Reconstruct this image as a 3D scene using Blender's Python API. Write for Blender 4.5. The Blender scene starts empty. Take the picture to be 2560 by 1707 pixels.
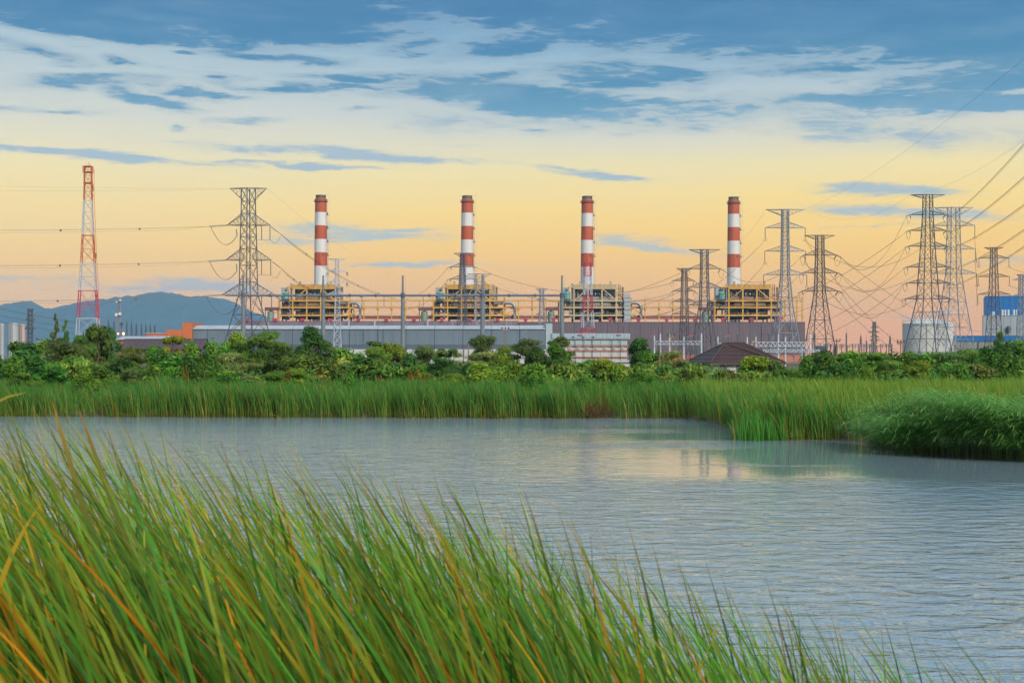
import bpy, math, random
import numpy as np
from mathutils import Vector

random.seed(11)
rng = np.random.default_rng(11)
sc = bpy.context.scene
col = sc.collection
R = math.radians

# ------------------------------------------------------------------ camera
F, CX, HY, CH = 3555.56, 1280.0, 895.0, 3.0     # focal length and horizon of the photograph in its own pixels
cd = bpy.data.cameras.new('camera')
cam = bpy.data.objects.new('camera', cd)
col.objects.link(cam)
cam.location = (0, 0, CH)
cam.rotation_euler = (R(90), 0, 0)
cd.lens = 50
cd.sensor_width = 36
cd.shift_y = 41.5 / 2560
cd.clip_start = 0.1
cd.clip_end = 30000
cd.dof.use_dof = True
cd.dof.focus_distance = 220
cd.dof.aperture_fstop = 9
sc.camera = cam

def P(x, y, d):
    """a point of the place d metres ahead that the photograph shows at pixel x, y"""
    return Vector(((x - CX) / F * d, d, CH + (HY - y) / F * d))

def lin(r, g, b):
    f = lambda c: (c / 255) / 12.92 if c <= 10 else (((c / 255) + .055) / 1.055) ** 2.4
    return (f(r), f(g), f(b), 1)

# ------------------------------------------------------------------ sky
SUN_AZ, SUN_EL = R(148), R(30)
w = bpy.data.worlds.new('World')
sc.world = w
w.use_nodes = True
nt = w.node_tree
nt.nodes.clear()
N = lambda t: nt.nodes.new(t)
L = lambda a, b: nt.links.new(a, b)

def setin(sock, v):
    if hasattr(v, 'is_linked') or isinstance(v, bpy.types.NodeSocket):
        L(v, sock)
    else:
        sock.default_value = v

def M(op, a, b=None, c=None, clamp=False):
    n = N('ShaderNodeMath'); n.operation = op; n.use_clamp = clamp
    setin(n.inputs[0], a)
    if b is not None: setin(n.inputs[1], b)
    if c is not None: setin(n.inputs[2], c)
    return n.outputs[0]

def smooth(v, lo, hi, t0=0., t1=1.):
    n = N('ShaderNodeMapRange'); n.interpolation_type = 'SMOOTHSTEP'
    setin(n.inputs[0], v)
    n.inputs[1].default_value = lo; n.inputs[2].default_value = hi
    n.inputs[3].default_value = t0; n.inputs[4].default_value = t1
    return n.outputs[0]

def ramp(v, stops):
    n = N('ShaderNodeValToRGB')
    e = n.color_ramp.elements
    while len(e) < len(stops): e.new(.5)
    for el, (p, c) in zip(e, stops):
        el.position = p
    for el, (p, c) in zip(e, stops):
        el.position = p; el.color = c
    L(v, n.inputs[0])
    return n.outputs[0]

def mixc(f, a, b):
    n = N('ShaderNodeMix'); n.data_type = 'RGBA'
    setin(n.inputs[0], f); setin(n.inputs[6], a); setin(n.inputs[7], b)
    return n.outputs[2]

def noise(vec, scale, detail=5, rough=.55, dist=0.):
    n = N('ShaderNodeTexNoise')
    L(vec, n.inputs['Vector'])
    n.inputs['Scale'].default_value = scale; n.inputs['Detail'].default_value = detail
    n.inputs['Roughness'].default_value = rough; n.inputs['Distortion'].default_value = dist
    return n.outputs[0]

def comb(x, y, z=0.):
    n = N('ShaderNodeCombineXYZ')
    setin(n.inputs[0], x); setin(n.inputs[1], y); setin(n.inputs[2], z)
    return n.outputs[0]

tc = N('ShaderNodeTexCoord')
sep = N('ShaderNodeSeparateXYZ')
L(tc.outputs['Generated'], sep.inputs[0])
dx, dy, dz = sep.outputs
az = M('ARCTAN2', dx, dy)
hyp = M('SQRT', M('ADD', M('MULTIPLY', dx, dx), M('MULTIPLY', dy, dy)))
hyp = M('MAXIMUM', hyp, .02)
el = M('DIVIDE', dz, hyp)                      # tangent of the elevation
# stretched coordinates for cloud noise
sv = comb(M('MULTIPLY', az, 7.), M('MULTIPLY', el, 34.))
n1 = noise(sv, 1.3, 6, .6, .3)
n2 = noise(comb(M('MULTIPLY', az, 8.), M('MULTIPLY', el, 36.), 7.3), 1.0, 4, .55)
n3 = noise(comb(M('MULTIPLY', az, 20.), M('MULTIPLY', el, 110.), 3.1), 1.0, 7, .62, .6)
n4 = noise(comb(M('MULTIPLY', az, 3.), M('MULTIPLY', el, 26.), 5.5), 1.0, 5, .6, .5)
waz = M('ADD', az, M('MULTIPLY', M('SUBTRACT', n2, .5), .09))
wel = M('ADD', el, M('MULTIPLY', M('SUBTRACT', n1, .5), .026))
wv = comb(waz, wel)

# clear evening sky by elevation, towards the afterglow and away from it
glow = ramp(M('MULTIPLY', el, 1., clamp=True), [
    (0, lin(250, 160, 98)), (.03, lin(254, 174, 88)), (.055, lin(254, 190, 88)), (.083, lin(252, 205, 108)),
    (.111, lin(248, 215, 130)), (.133, lin(238, 219, 158)), (.148, lin(222, 213, 180)), (.167, lin(200, 203, 196)), (.193, lin(168, 188, 198)),
    (.217, lin(142, 174, 195)), (.245, lin(106, 153, 189)), (.30, lin(135, 174, 205)), (.42, lin(196, 212, 226)), (1, lin(185, 206, 226))])
away = ramp(M('MULTIPLY', el, 1., clamp=True), [
    (0, lin(200, 190, 195)), (.05, lin(214, 202, 196)), (.12, lin(212, 212, 210)), (.2, lin(190, 206, 216)),
    (.3, lin(180, 200, 218)), (.5, lin(196, 212, 226)), (1, lin(185, 206, 226))])
aw = smooth(M('COSINE', M('SUBTRACT', az, .12)), -.35, .95)
base = mixc(aw, away, glow)
left_pale = smooth(az, -.42, .05, .45, 0.)
base = mixc(left_pale, base, mixc(.5, base, lin(226, 222, 196)))
# clouds that the photograph shows, placed by direction (pixel centre, half sizes, density, tilt in degrees)
S = 1.0884
BL = [
    (1950, -40, 900, 120, 2.1, 4), (2300, 70, 420, 72, 1.9, 6), (1500, -10, 560, 62, 1.8, 3), (150, -8, 640, 50, 1.9, 2), (250, 66, 330, 20, 1.3, 3),
    (650, 22, 380, 38, 1.25, 2), (1050, 14, 300, 28, 1.2, 0), (60, 110, 140, 14, .8, 8), (1210, 92, 150, 22, .9, -12), (1000, 106, 70, 14, .85, -5), (690, 136, 150, 13, .95, 2), (470, 128, 28, 5, .8, 0),
    (160, 140, 40, 7, .6, 0), (300, 135, 40, 8, .7, 0), (230, 192, 170, 16, .85, -3), (335, 228, 75, 16, 1., 8), (480, 215, 80, 10, .9, 0), (100, 250, 120, 8, .6, 0),
    (540, 180, 40, 7, .8, 0), (800, 200, 280, 9, .85, 0), (900, 182, 200, 10, .75, 0), (1150, 178, 120, 14, .75, -8), (1440, 172, 165, 24, .98, 3), (1180, 222, 250, 32, 1.35, 3), (1480, 238, 260, 11, .85, 2), (1240, 250, 140, 14, 1., 3),
    (2180, 232, 330, 19, 1.3, 2), (2280, 175, 220, 26, 1.2, -3), (1960, 152, 230, 14, .7, 0), (1600, 192, 60, 12, .55, 10),
    (560, 284, 70, 9, .7, 0), (415, 293, 16, 5, .7, 0), (820, 254, 60, 6, .5, 0), (230, 353, 270, 8, .85, 3), (800, 355, 270, 9, .85, 3), (690, 378, 190, 5, .75, 2),
    (1385, 403, 95, 9, .85, 3), (1300, 387, 80, 5, .55, 0), (2050, 432, 130, 11, .85, 2), (1950, 436, 50, 4, .5, 0), (2120, 488, 190, 14, .85, 4), (2060, 525, 160, 3, .5, 0),
    (770, 538, 190, 15, .72, 0), (920, 522, 100, 4, .6, -2), (950, 606, 160, 6, .6, 0), (1500, 564, 140, 9, .72, 5), (1440, 545, 60, 4, .55, 0), (1640, 262, 620, 30, .55, 0), (2000, 300, 350, 26, .5, 6),
    (400, 660, 150, 15, .75, 0), (80, 640, 190, 16, .42, 3), (2120, 722, 60, 8, .5, 0), (580, 500, 50, 3, .3, 0), (2330, 600, 160, 8, .4, 0), (1210, 296, 60, 4, .5, 0), (430, 326, 50, 4, .4, 0), (500, 395, 60, 3, .3, 0), (1000, 330, 90, 4, .3, 0),
]
field = None
for (bx, by, hw, hh, dens, tilt) in BL:
    if by > 250: dens, hh = dens * 1.25, hh * 1.2
    u = (bx * S - CX) / F
    v = (HY - by * S) / F / math.sqrt(1 + u * u)
    m = N('ShaderNodeMapping'); m.vector_type = 'TEXTURE'
    L(wv, m.inputs[0])
    m.inputs['Location'].default_value = (math.atan(u), v, 0)
    m.inputs['Rotation'].default_value = (0, 0, R(-tilt))
    m.inputs['Scale'].default_value = (hw * S / F * 1.12, hh * S / F * 1.15, 1)
    ln = N('ShaderNodeVectorMath'); ln.operation = 'LENGTH'
    L(m.outputs[0], ln.inputs[0])
    b = smooth(ln.outputs['Value'], .0, 1.9, dens, 0.)
    field = b if field is None else M('MAXIMUM', field, b)
# the cloud deck goes on the same way outside the frame and overhead
gz = M('ADD', dz, .16)
ov = comb(M('DIVIDE', dx, gz), M('DIVIDE', dy, gz), 2.)
n5 = noise(ov, 1.1, 6, .6, .4)
outside = M('MAXIMUM', smooth(M('ABSOLUTE', az), .36, .55), smooth(el, .26, .34))
gen = M('MULTIPLY', smooth(M('ADD', M('MULTIPLY', n5, .6), M('MULTIPLY', n4, .4)), .44, .62, 0., .9), M('MULTIPLY', outside, smooth(el, .03, .16, .35, 1.)))
field = M('MAXIMUM', field, gen)
n6 = noise(comb(M('MULTIPLY', az, 46.), M('MULTIPLY', M('ADD', el, M('MULTIPLY', az, .05)), 230.), 1.7), 1.0, 6, .6, .8)
detail = M('ADD', M('ADD', M('MULTIPLY', n3, .55), M('MULTIPLY', n6, .35)), M('MULTIPLY', n1, .20))
mask = smooth(M('ADD', field, M('MULTIPLY', M('SUBTRACT', detail, .53), 3.6)), .34, 1.02)
mask = M('MULTIPLY', M('MULTIPLY', mask, M('MULTIPLY', field, 1.5, clamp=True), clamp=True), smooth(n1, .30, .62, .72, 1.))
ccol = ramp(M('MULTIPLY', el, 1., clamp=True), [
    (0, lin(178, 170, 176)), (.045, lin(168, 174, 186)), (.075, lin(184, 190, 188)), (.11, lin(168, 184, 190)), (.145, lin(160, 180, 194)),
    (.165, lin(110, 156, 184)), (.19, lin(80, 136, 170)), (.225, lin(70, 125, 165)), (.26, lin(63, 115, 159)), (.36, lin(118, 160, 196)), (1, lin(150, 180, 208))])
# thin high veil that breaks the evenness of the clear parts
veil = smooth(n4, .40, .72, 0., .5)
veil = M('MULTIPLY', veil, smooth(el, .09, .2, .35, 1.))
soft = smooth(M('ADD', field, M('MULTIPLY', M('SUBTRACT', n1, .5), .5)), .02, .85, 0., .62)
soft = M('MULTIPLY', soft, smooth(el, .08, .19, .65, 1.))
base = mixc(veil, base, mixc(.55, base, lin(190, 203, 212)))
wisps = M('MULTIPLY', smooth(n3, .50, .74, 0., .55), smooth(el, .13, .21))
base = mixc(M('MULTIPLY', wisps, smooth(n1, .40, .60)), base, ccol)
base = mixc(soft, base, mixc(.45, ccol, base))
skyc = mixc(mask, base, ccol)
warm_edge = M('MULTIPLY', M('MULTIPLY', smooth(mask, .04, .25), smooth(mask, .75, .3)), smooth(el, .12, .19, .0, .08))
skyc = mixc(warm_edge, skyc, lin(238, 226, 205))
nish = N('ShaderNodeTexSky')
nish.sky_type = 'NISHITA'
nish.sun_disc = False
nish.sun_elevation = SUN_EL
nish.sun_rotation = SUN_AZ
bg1 = N('ShaderNodeBackground'); bg1.inputs[1].default_value = .05
L(nish.outputs[0], bg1.inputs[0])
bg2 = N('ShaderNodeBackground'); bg2.inputs[1].default_value = 1.06
L(skyc, bg2.inputs[0])
# the lit veil of cloud hides most of the blue behind it
mx = N('ShaderNodeMixShader'); mx.inputs[0].default_value = .93
L(bg1.outputs[0], mx.inputs[1]); L(bg2.outputs[0], mx.inputs[2])
wo = N('ShaderNodeOutputWorld')
L(mx.outputs[0], wo.inputs[0])

# ------------------------------------------------------------------ sun behind thin cloud
sd = bpy.data.lights.new('sun', 'SUN')
sd.energy = 3.7
sd.angle = R(14)
sd.color = (1., .86, .66)
sun = bpy.data.objects.new('sun', sd)
col.objects.link(sun)
sdir = Vector((math.sin(SUN_AZ) * math.cos(SUN_EL), math.cos(SUN_AZ) * math.cos(SUN_EL), math.sin(SUN_EL)))
sun.rotation_euler = (-sdir).to_track_quat('-Z', 'Y').to_euler()
sun.location = (60, -40, 80)

vs = sc.view_settings
vs.view_transform = 'Standard'
vs.look = 'None'
vs.exposure = .2
vs.gamma = 1
vs.use_curve_mapping = False
sc.render.engine = 'CYCLES'
cy = sc.cycles
cy.max_bounces = 6
cy.diffuse_bounces = 3
cy.glossy_bounces = 3
cy.transmission_bounces = 4
cy.transparent_max_bounces = 8
cy.volume_bounces = 0
cy.caustics_reflective = False
cy.caustics_refractive = False
cy.use_denoising = True
cy.use_adaptive_sampling = False

# ------------------------------------------------------------------ helpers
def tag(o, label=None, cat=None, group=None, kind=None):
    if label: o['label'] = label
    if cat: o['category'] = cat
    if group: o['group'] = group
    if kind: o['kind'] = kind
    return o

def thing(name, label, cat, loc=(0, 0, 0), group=None):
    o = bpy.data.objects.new(name, None)
    o.empty_display_size = .5
    col.objects.link(o)
    o.location = loc
    return tag(o, label, cat, group)

def link_mesh(name, me, parent=None, kind=None, label=None):
    o = bpy.data.objects.new(name, me)
    col.objects.link(o)
    if parent: o.parent = parent
    if kind: o['kind'] = kind
    if label: o['label'] = label
    return o

class MB:
    def __init__(s): s.v, s.f = [], []
    def box(s, x0, x1, y0, y1, z0, z1):
        n = len(s.v)
        s.v += [(x, y, z) for z in (z0, z1) for (x, y) in ((x0, y0), (x1, y0), (x1, y1), (x0, y1))]
        s.f += [tuple(n + i for i in q) for q in ((3, 2, 1, 0), (4, 5, 6, 7), (0, 1, 5, 4), (1, 2, 6, 5), (2, 3, 7, 6), (3, 0, 4, 7))]
        return s
    def bar(s, a, b, r, n=4, r2=None, caps=True):
        a, b = Vector(a), Vector(b)
        d = b - a
        if d.length < 1e-6: return s
        d.normalize()
        u = d.orthogonal().normalized() if abs(d.z) > .95 else d.cross(Vector((0, 0, 1))).normalized()
        w_ = d.cross(u)
        r2 = r if r2 is None else r2
        k = len(s.v)
        for (p, rr) in ((a, r), (b, r2)):
            for i in range(n):
                t = 2 * math.pi * (i + .5) / n
                s.v.append(tuple(p + u * (math.cos(t) * rr) + w_ * (math.sin(t) * rr)))
        for i in range(n):
            j = (i + 1) % n
            s.f.append((k + i, k + j, k + n + j, k + n + i))
        if caps:
            s.f.append(tuple(k + i for i in reversed(range(n))))
            s.f.append(tuple(k + n + i for i in range(n)))
        return s
    def tube(s, pts, r, n=3, r_end=None):
        pts = [Vector(p) for p in pts]
        k = len(s.v)
        m = len(pts)
        for i, p in enumerate(pts):
            d = (pts[min(i + 1, m - 1)] - pts[max(i - 1, 0)]).normalized()
            u = d.cross(Vector((0, 0, 1)))
            if u.length < 1e-3: u = Vector((1, 0, 0))
            u.normalize()
            w_ = d.cross(u)
            rr = r if r_end is None else r + (r_end - r) * i / (m - 1)
            for q in range(n):
                t = 2 * math.pi * q / n
                s.v.append(tuple(p + u * (math.cos(t) * rr) + w_ * (math.sin(t) * rr)))
        for i in range(m - 1):
            for q in range(n):
                q2 = (q + 1) % n
                s.f.append((k + i * n + q, k + i * n + q2, k + (i + 1) * n + q2, k + (i + 1) * n + q))
        return s
    def lathe(s, prof, n=24, cx=0, cy=0, caps=True):
        k = len(s.v)
        for (r, z) in prof:
            for i in range(n):
                t = 2 * math.pi * i / n
                s.v.append((cx + r * math.cos(t), cy + r * math.sin(t), z))
        for i in range(len(prof) - 1):
            for j in range(n):
                j2 = (j + 1) % n
                s.f.append((k + i * n + j, k + i * n + j2, k + (i + 1) * n + j2, k + (i + 1) * n + j))
        if caps:
            s.f.append(tuple(k + j for j in reversed(range(n))))
            s.f.append(tuple(k + (len(prof) - 1) * n + j for j in range(n)))
        return s
    def face(s, *pts):
        k = len(s.v)
        s.v += [tuple(p) for p in pts]
        s.f.append(tuple(range(k, k + len(pts))))
        return s
    def mesh(s, name, mat, smooth=False):
        me = bpy.data.meshes.new(name)
        me.from_pydata(s.v, [], s.f)
        if mat: me.materials.append(mat)
        if smooth:
            me.polygons.foreach_set('use_smooth', [True] * len(me.polygons))
        me.update()
        return me
    def build(s, name, mat, parent=None, smooth=False, kind=None, label=None):
        return link_mesh(name, s.mesh(name, mat, smooth), parent, kind, label)

def np_mesh(name, V, Q, mat, tint=None, smooth=False):
    me = bpy.data.meshes.new(name)
    V = np.asarray(V, np.float32).reshape(-1, 3)
    Q = np.asarray(Q, np.int32).reshape(-1, 4)
    me.vertices.add(len(V)); me.vertices.foreach_set('co', V.ravel())
    me.loops.add(Q.size); me.loops.foreach_set('vertex_index', Q.ravel())
    me.polygons.add(len(Q)); me.polygons.foreach_set('loop_start', np.arange(0, Q.size, 4, dtype=np.int32))
    if smooth: me.polygons.foreach_set('use_smooth', np.ones(len(Q), bool))
    if tint is not None:
        a = me.color_attributes.new('tint', 'FLOAT_COLOR', 'POINT')
        t = np.ones((len(V), 4), np.float32); t[:, :3] = tint
        a.data.foreach_set('color', t.ravel())
    me.update(calc_edges=True)
    me.validate()
    if mat: me.materials.append(mat)
    return me

# ------------------------------------------------------------------ materials
def new_mat(name):
    m = bpy.data.materials.new(name)
    m.use_nodes = True
    t = m.node_tree
    return m, t, t.nodes['Principled BSDF']

def mat(name, c, rough=.6, metal=0., var=.14, scale=1.2, stain=None, streak=False, bump=0.):
    """plain surface with uneven colour: fine mottling, and streaks of weathering where asked"""
    m, t, p = new_mat(name)
    p.inputs['Roughness'].default_value = rough
    p.inputs['Metallic'].default_value = metal
    co = t.nodes.new('ShaderNodeTexCoord')
    no = t.nodes.new('ShaderNodeTexNoise')
    no.inputs['Scale'].default_value = scale; no.inputs['Detail'].default_value = 6
    no.inputs['Roughness'].default_value = .65
    src = co.outputs['Object']
    if streak:
        mp = t.nodes.new('ShaderNodeMapping'); mp.inputs['Scale'].default_value = (1, 1, .08)
        t.links.new(src, mp.inputs[0]); src = mp.outputs[0]
    t.links.new(src, no.inputs['Vector'])
    rp = t.nodes.new('ShaderNodeValToRGB')
    e = rp.color_ramp.elements
    e[0].position, e[1].position = .3, .72
    c = tuple(c)
    e[0].color = tuple(max(0, k * (1 - var)) for k in c[:3]) + (1,) if stain is None else tuple(stain[:3]) + (1,)
    e[1].color = tuple(min(1, k * (1 + var)) for k in c[:3]) + (1,)
    if stain is not None:
        md = e.new(.42); md.color = tuple(c[:3]) + (1,)
    t.links.new(no.outputs[0], rp.inputs[0])
    t.links.new(rp.outputs[0], p.inputs['Base Color'])
    if bump:
        b = t.nodes.new('ShaderNodeBump'); b.inputs['Strength'].default_value = bump; b.inputs['Distance'].default_value = .1
        t.links.new(no.outputs[0], b.inputs['Height']); t.links.new(b.outputs[0], p.inputs['Normal'])
    return m

def leaf_mat(name, trans=.45, rough=.55, hue=.03, val=.3):
    """leaf colour comes from each leaf's own tint; copies differ a little from one another"""
    m = bpy.data.materials.new(name); m.use_nodes = True
    t = m.node_tree; t.nodes.clear()
    at = t.nodes.new('ShaderNodeAttribute'); at.attribute_name = 'tint'
    oi = t.nodes.new('ShaderNodeObjectInfo')
    hs = t.nodes.new('ShaderNodeHueSaturation')
    r1 = t.nodes.new('ShaderNodeMapRange'); r1.inputs[3].default_value = .5 - hue; r1.inputs[4].default_value = .5 + hue
    r2 = t.nodes.new('ShaderNodeMapRange'); r2.inputs[3].default_value = 1 - val; r2.inputs[4].default_value = 1 + val
    fr = t.nodes.new('ShaderNodeMath'); fr.operation = 'FRACT'
    ml = t.nodes.new('ShaderNodeMath'); ml.operation = 'MULTIPLY'; ml.inputs[1].default_value = 7.13
    t.links.new(oi.outputs['Random'], r1.inputs[0]); t.links.new(oi.outputs['Random'], ml.inputs[0])
    t.links.new(ml.outputs[0], fr.inputs[0]); t.links.new(fr.outputs[0], r2.inputs[0])
    t.links.new(r1.outputs[0], hs.inputs['Hue']); t.links.new(r2.outputs[0], hs.inputs['Value'])
    t.links.new(at.outputs['Color'], hs.inputs['Color'])
    pb = t.nodes.new('ShaderNodeBsdfPrincipled'); pb.inputs['Roughness'].default_value = rough
    pb.inputs['Specular IOR Level'].default_value = .25
    tr = t.nodes.new('ShaderNodeBsdfTranslucent')
    mx_ = t.nodes.new('ShaderNodeMixShader'); mx_.inputs[0].default_value = trans
    out = t.nodes.new('ShaderNodeOutputMaterial')
    t.links.new(hs.outputs[0], pb.inputs['Base Color']); t.links.new(hs.outputs[0], tr.inputs[0])
    t.links.new(pb.outputs[0], mx_.inputs[1]); t.links.new(tr.outputs[0], mx_.inputs[2])
    t.links.new(mx_.outputs[0], out.inputs[0])
    return m

MT = dict(
    galv=mat('galvanised_steel', (.19, .23, .30), .55, .0, .2, .6),
    galv_dark=mat('weathered_steel', (.068, .082, .118), .55, .0, .3, .6),
    galv_rust=mat('brownish_steel', (.085, .078, .098), .6, 0., .35, .5),
    galv_pale=mat('pale_painted_steel', (.36, .42, .53), .5, 0., .12, .6),
    red_steel=mat('red_painted_steel', (.42, .085, .03), .5, 0., .25, .8),
    crimson=mat('crimson_paint', (.36, .022, .075), .5, 0., .2, .8),
    orange_red=mat('chimney_red_paint', (.37, .070, .026), .65, 0., .30, .5, streak=True),
    white_paint=mat('chimney_white_paint', (.52, .54, .57), .6, 0., .12, .5, streak=True),
    soot=mat('sooty_steel', (.10, .105, .105), .6, .2, .3, .5),
    yellow=mat('yellow_painted_steel', (.50, .29, .06), .55, 0., .2, .35),
    cream=mat('cream_painted_steel', (.44, .36, .21), .55, 0., .16, .35),
    dark=mat('dark_plant_steel', (.045, .045, .06), .6, .3, .4, .5),
    lagging=mat('brown_lagging', (.19, .115, .075), .6, .1, .5, .35),
    lag_grey=mat('grey_lagging', (.24, .24, .25), .5, .2, .35, .4),
    pipe=mat('pipe_steel', (.30, .29, .31), .45, .3, .3, .5),
    teal=mat('teal_tank_paint', (.12, .38, .35), .5, 0., .2, .5),
    gray_clad=mat('grey_cladding', (.28, .34, .40), .55, 0., .08, .3, streak=True),
    ware=mat('warehouse_cladding', (.10, .145, .20), .55, 0., .16, .35, streak=True),
    ware_base=mat('warehouse_base_cladding', (.055, .08, .115), .6, 0., .1, .2, streak=True),
    ware_roof=mat('warehouse_roof_sheet', (.33, .38, .44), .45, .1, .14, .3),
    purple=mat('purple_brown_cladding', (.098, .078, .108), .65, 0., .15, .35, streak=True),
    maroon=mat('maroon_roof_sheet', (.115, .05, .066), .6, 0., .14, .2),
    orange=mat('orange_wall_paint', (.42, .115, .04), .7, 0., .1, .3),
    white_wall=mat('white_wall_paint', (.40, .42, .46), .7, 0., .1, .3, streak=True),
    pale_blue=mat('pale_blue_cladding', (.28, .37, .44), .6, 0., .1, .3),
    glass=mat('window_glass', (.07, .10, .13), .15, 0., .25, .5),
    brown_tile=mat('brown_roof_tile', (.062, .038, .042), .42, 0., .3, 1.5),
    ridge=mat('ridge_tile', (.06, .036, .038), .5, 0., .25, 1.5),
    brown_sheet=mat('brown_roof_sheet', (.052, .035, .048), .6, 0., .15, .6),
    blue=mat('blue_cladding', (.005, .13, .40), .5, 0., .08, .15, streak=True),
    tank=mat('tank_paint', (.50, .53, .54), .5, 0., .06, .2, streak=True),
    concrete=mat('concrete', (.24, .25, .27), .85, 0., .2, .6, bump=.2),
    wood=mat('weathered_wood', (.19, .14, .10), .85, 0., .35, 2.),
    porcelain=mat('insulator_glass', (.13, .19, .23), .3, 0., .3, 2.),
    cable=mat('aluminium_cable', (.13, .12, .115), .5, .4, .2, 1.),
    yellow_sign=mat('yellow_marker_paint', (.75, .42, .03), .5, 0., .1, 1.),
    bark=mat('bark', (.14, .10, .075), .9, 0., .4, 3., bump=.4),
    hill=mat('haze_tinted_hill', (.034, .088, .140), .95, 0., .22, .012),  # forest green with the blue of distant haze painted into its base colour
    soil=mat('wet_soil', (.075, .06, .035), .9, 0., .4, .8, stain=(.03, .028, .02), bump=.5),
)
LEAF = leaf_mat('leaf')
BLADE = leaf_mat('reed_blade', .4, .45, .014, .32)

# ------------------------------------------------------------------ land and water
def sstep(a, b, x):
    t = np.clip((x - a) / (b - a), 0, 1)
    return t * t * (3 - 2 * t)

SHORE_X = np.array([-200, -45, -27, -12, 0, 8.9, 9.5, 12.2, 12.8, 14.2, 15.5, 19., 30., 60., 200.])
SHORE_Y = np.array([78, 75, 73.6, 72, 71.4, 71.0, 52.8, 52.0, 44.2, 42.4, 41.0, 39.8, 38., 34., 30.])
def shore_far(x):
    return np.interp(x, SHORE_X, SHORE_Y) + .25 * np.sin(np.asarray(x) * 1.7) + .15 * np.sin(np.asarray(x) * 4.1 + 1)
def shore_near(x):
    return 8.6 - .10 * np.asarray(x) + .2 * np.sin(np.asarray(x) * 2.1)
def ground_z(x, y):
    x = np.asarray(x, float); y = np.asarray(y, float)
    sf, sn = shore_far(x), shore_near(x)
    a = y - sf                  # beyond the far shore
    far = -.7 + .85 * sstep(-1.2, .7, a) + .30 * sstep(.6, 22, a) + .2 * sstep(40, 160, a)
    b = sn - y
    left = sstep(5, -4, x)
    near = -.7 + 1.0 * sstep(-1.2, 1., b) + (.25 + .55 * left) * sstep(1., 5., b) + .25 * sstep(5, 9, b)
    return np.where(y < (sf + sn) / 2, near, far)

def grid_mesh(name, xs, ys, zf, mat_):
    X, Y = np.meshgrid(xs, ys)
    Z = zf(X, Y)
    V = np.stack([X, Y, Z], -1).reshape(-1, 3)
    nx, ny = len(xs), len(ys)
    i = np.arange(nx - 1)[None, :] + nx * np.arange(ny - 1)[:, None]
    Q = np.stack([i, i + 1, i + 1 + nx, i + nx], -1).reshape(-1, 4)
    return np_mesh(name, V, Q, mat_, smooth=True)

gx = np.concatenate([[-7800, -3000, -1200, -500, -220], np.arange(-120, -30, 6.), np.arange(-30, 32, .5), np.arange(36, 124, 6.), [220, 500, 1200, 3000, 7800]])
gy = np.concatenate([[-300, -80, -20], np.arange(-6, 14, .5), np.arange(14, 36, 3.), np.arange(36, 82, .5), np.arange(84, 180, 6.), [220, 400, 900, 2000, 4500, 7900]])
def gz_noise(x, y):
    r = np.sin(x * 1.3 + 2 * np.sin(y * .7)) * np.cos(y * 1.1 + x * .4)
    return ground_z(x, y) + .05 * r
g = link_mesh('ground', grid_mesh('ground', gx, gy, gz_noise, MT['soil']))
tag(g, 'dark muddy ground of the pond banks and the plain beyond', kind='structure')

# water: a dark turbid body with wind ripples, calmer in the lee of the reed point
wm, t, p = new_mat('pond_water')
p.inputs['Base Color'].default_value = (.19, .27, .33, 1)
p.inputs['Roughness'].default_value = .04
p.inputs['IOR'].default_value = 1.9
ge = t.nodes.new('ShaderNodeNewGeometry')
def wnoise(sx, sy, scale, det, rough=.6, dist=0.):
    mp = t.nodes.new('ShaderNodeMapping'); mp.inputs['Scale'].default_value = (sx, sy, 1)
    t.links.new(ge.outputs['Position'], mp.inputs[0])
    n = t.nodes.new('ShaderNodeTexNoise'); n.inputs['Scale'].default_value = scale
    n.inputs['Detail'].default_value = det; n.inputs['Roughness'].default_value = rough; n.inputs['Distortion'].default_value = dist
    t.links.new(mp.outputs[0], n.inputs['Vector'])
    return n.outputs[0]
def wmath(op, a, b, clamp=False):
    n = t.nodes.new('ShaderNodeMath'); n.operation = op; n.use_clamp = clamp
    for s_, v_ in zip(n.inputs, (a, b)):
        if isinstance(v_, (int, float)): s_.default_value = v_
        else: t.links.new(v_, s_)
    return n.outputs[0]
def wsmooth(v_, lo, hi, a, b):
    n = t.nodes.new('ShaderNodeMapRange'); n.interpolation_type = 'SMOOTHSTEP'
    t.links.new(v_, n.inputs[0])
    for k, q in zip((1, 2, 3, 4), (lo, hi, a, b)): n.inputs[k].default_value = q
    return n.outputs[0]
ripple = wmath('ADD', wmath('MULTIPLY', wnoise(1.7, 2.7, 1.0, 4, .55, .5), .75), wmath('MULTIPLY', wnoise(.5, .8, 1.0, 2), .55))
lanes = wnoise(.035, .16, 1.0, 3, .5, .3)
sp = t.nodes.new('ShaderNodeSeparateXYZ'); t.links.new(ge.outputs['Position'], sp.inputs[0])
lee = wmath('MULTIPLY', wsmooth(sp.outputs[0], -4., 6., 0., 1.), wmath('MULTIPLY', wsmooth(sp.outputs[1], 32., 37., 0., 1.), wsmooth(sp.outputs[1], 68., 60., 0., 1.)))
calm = wmath('MULTIPLY', lee, wsmooth(lanes, .55, .66, 1., .25), True)
near_reeds = wmath('MULTIPLY', wsmooth(sp.outputs[0], 8., 11.5, 0., 1.), wsmooth(sp.outputs[1], 34., 38.5, 0., .96))
calm = wmath('MAXIMUM', calm, near_reeds)
calm = wmath('MAXIMUM', calm, wsmooth(lanes, .52, .66, .0, .30))
wb = t.nodes.new('ShaderNodeBump'); wb.inputs['Distance'].default_value = .14
t.links.new(wmath('MULTIPLY', wmath('SUBTRACT', 1.0, wmath('MULTIPLY', calm, .95)), .60), wb.inputs['Strength'])
t.links.new(ripple, wb.inputs['Height']); t.links.new(wb.outputs[0], p.inputs['Normal'])
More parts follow.
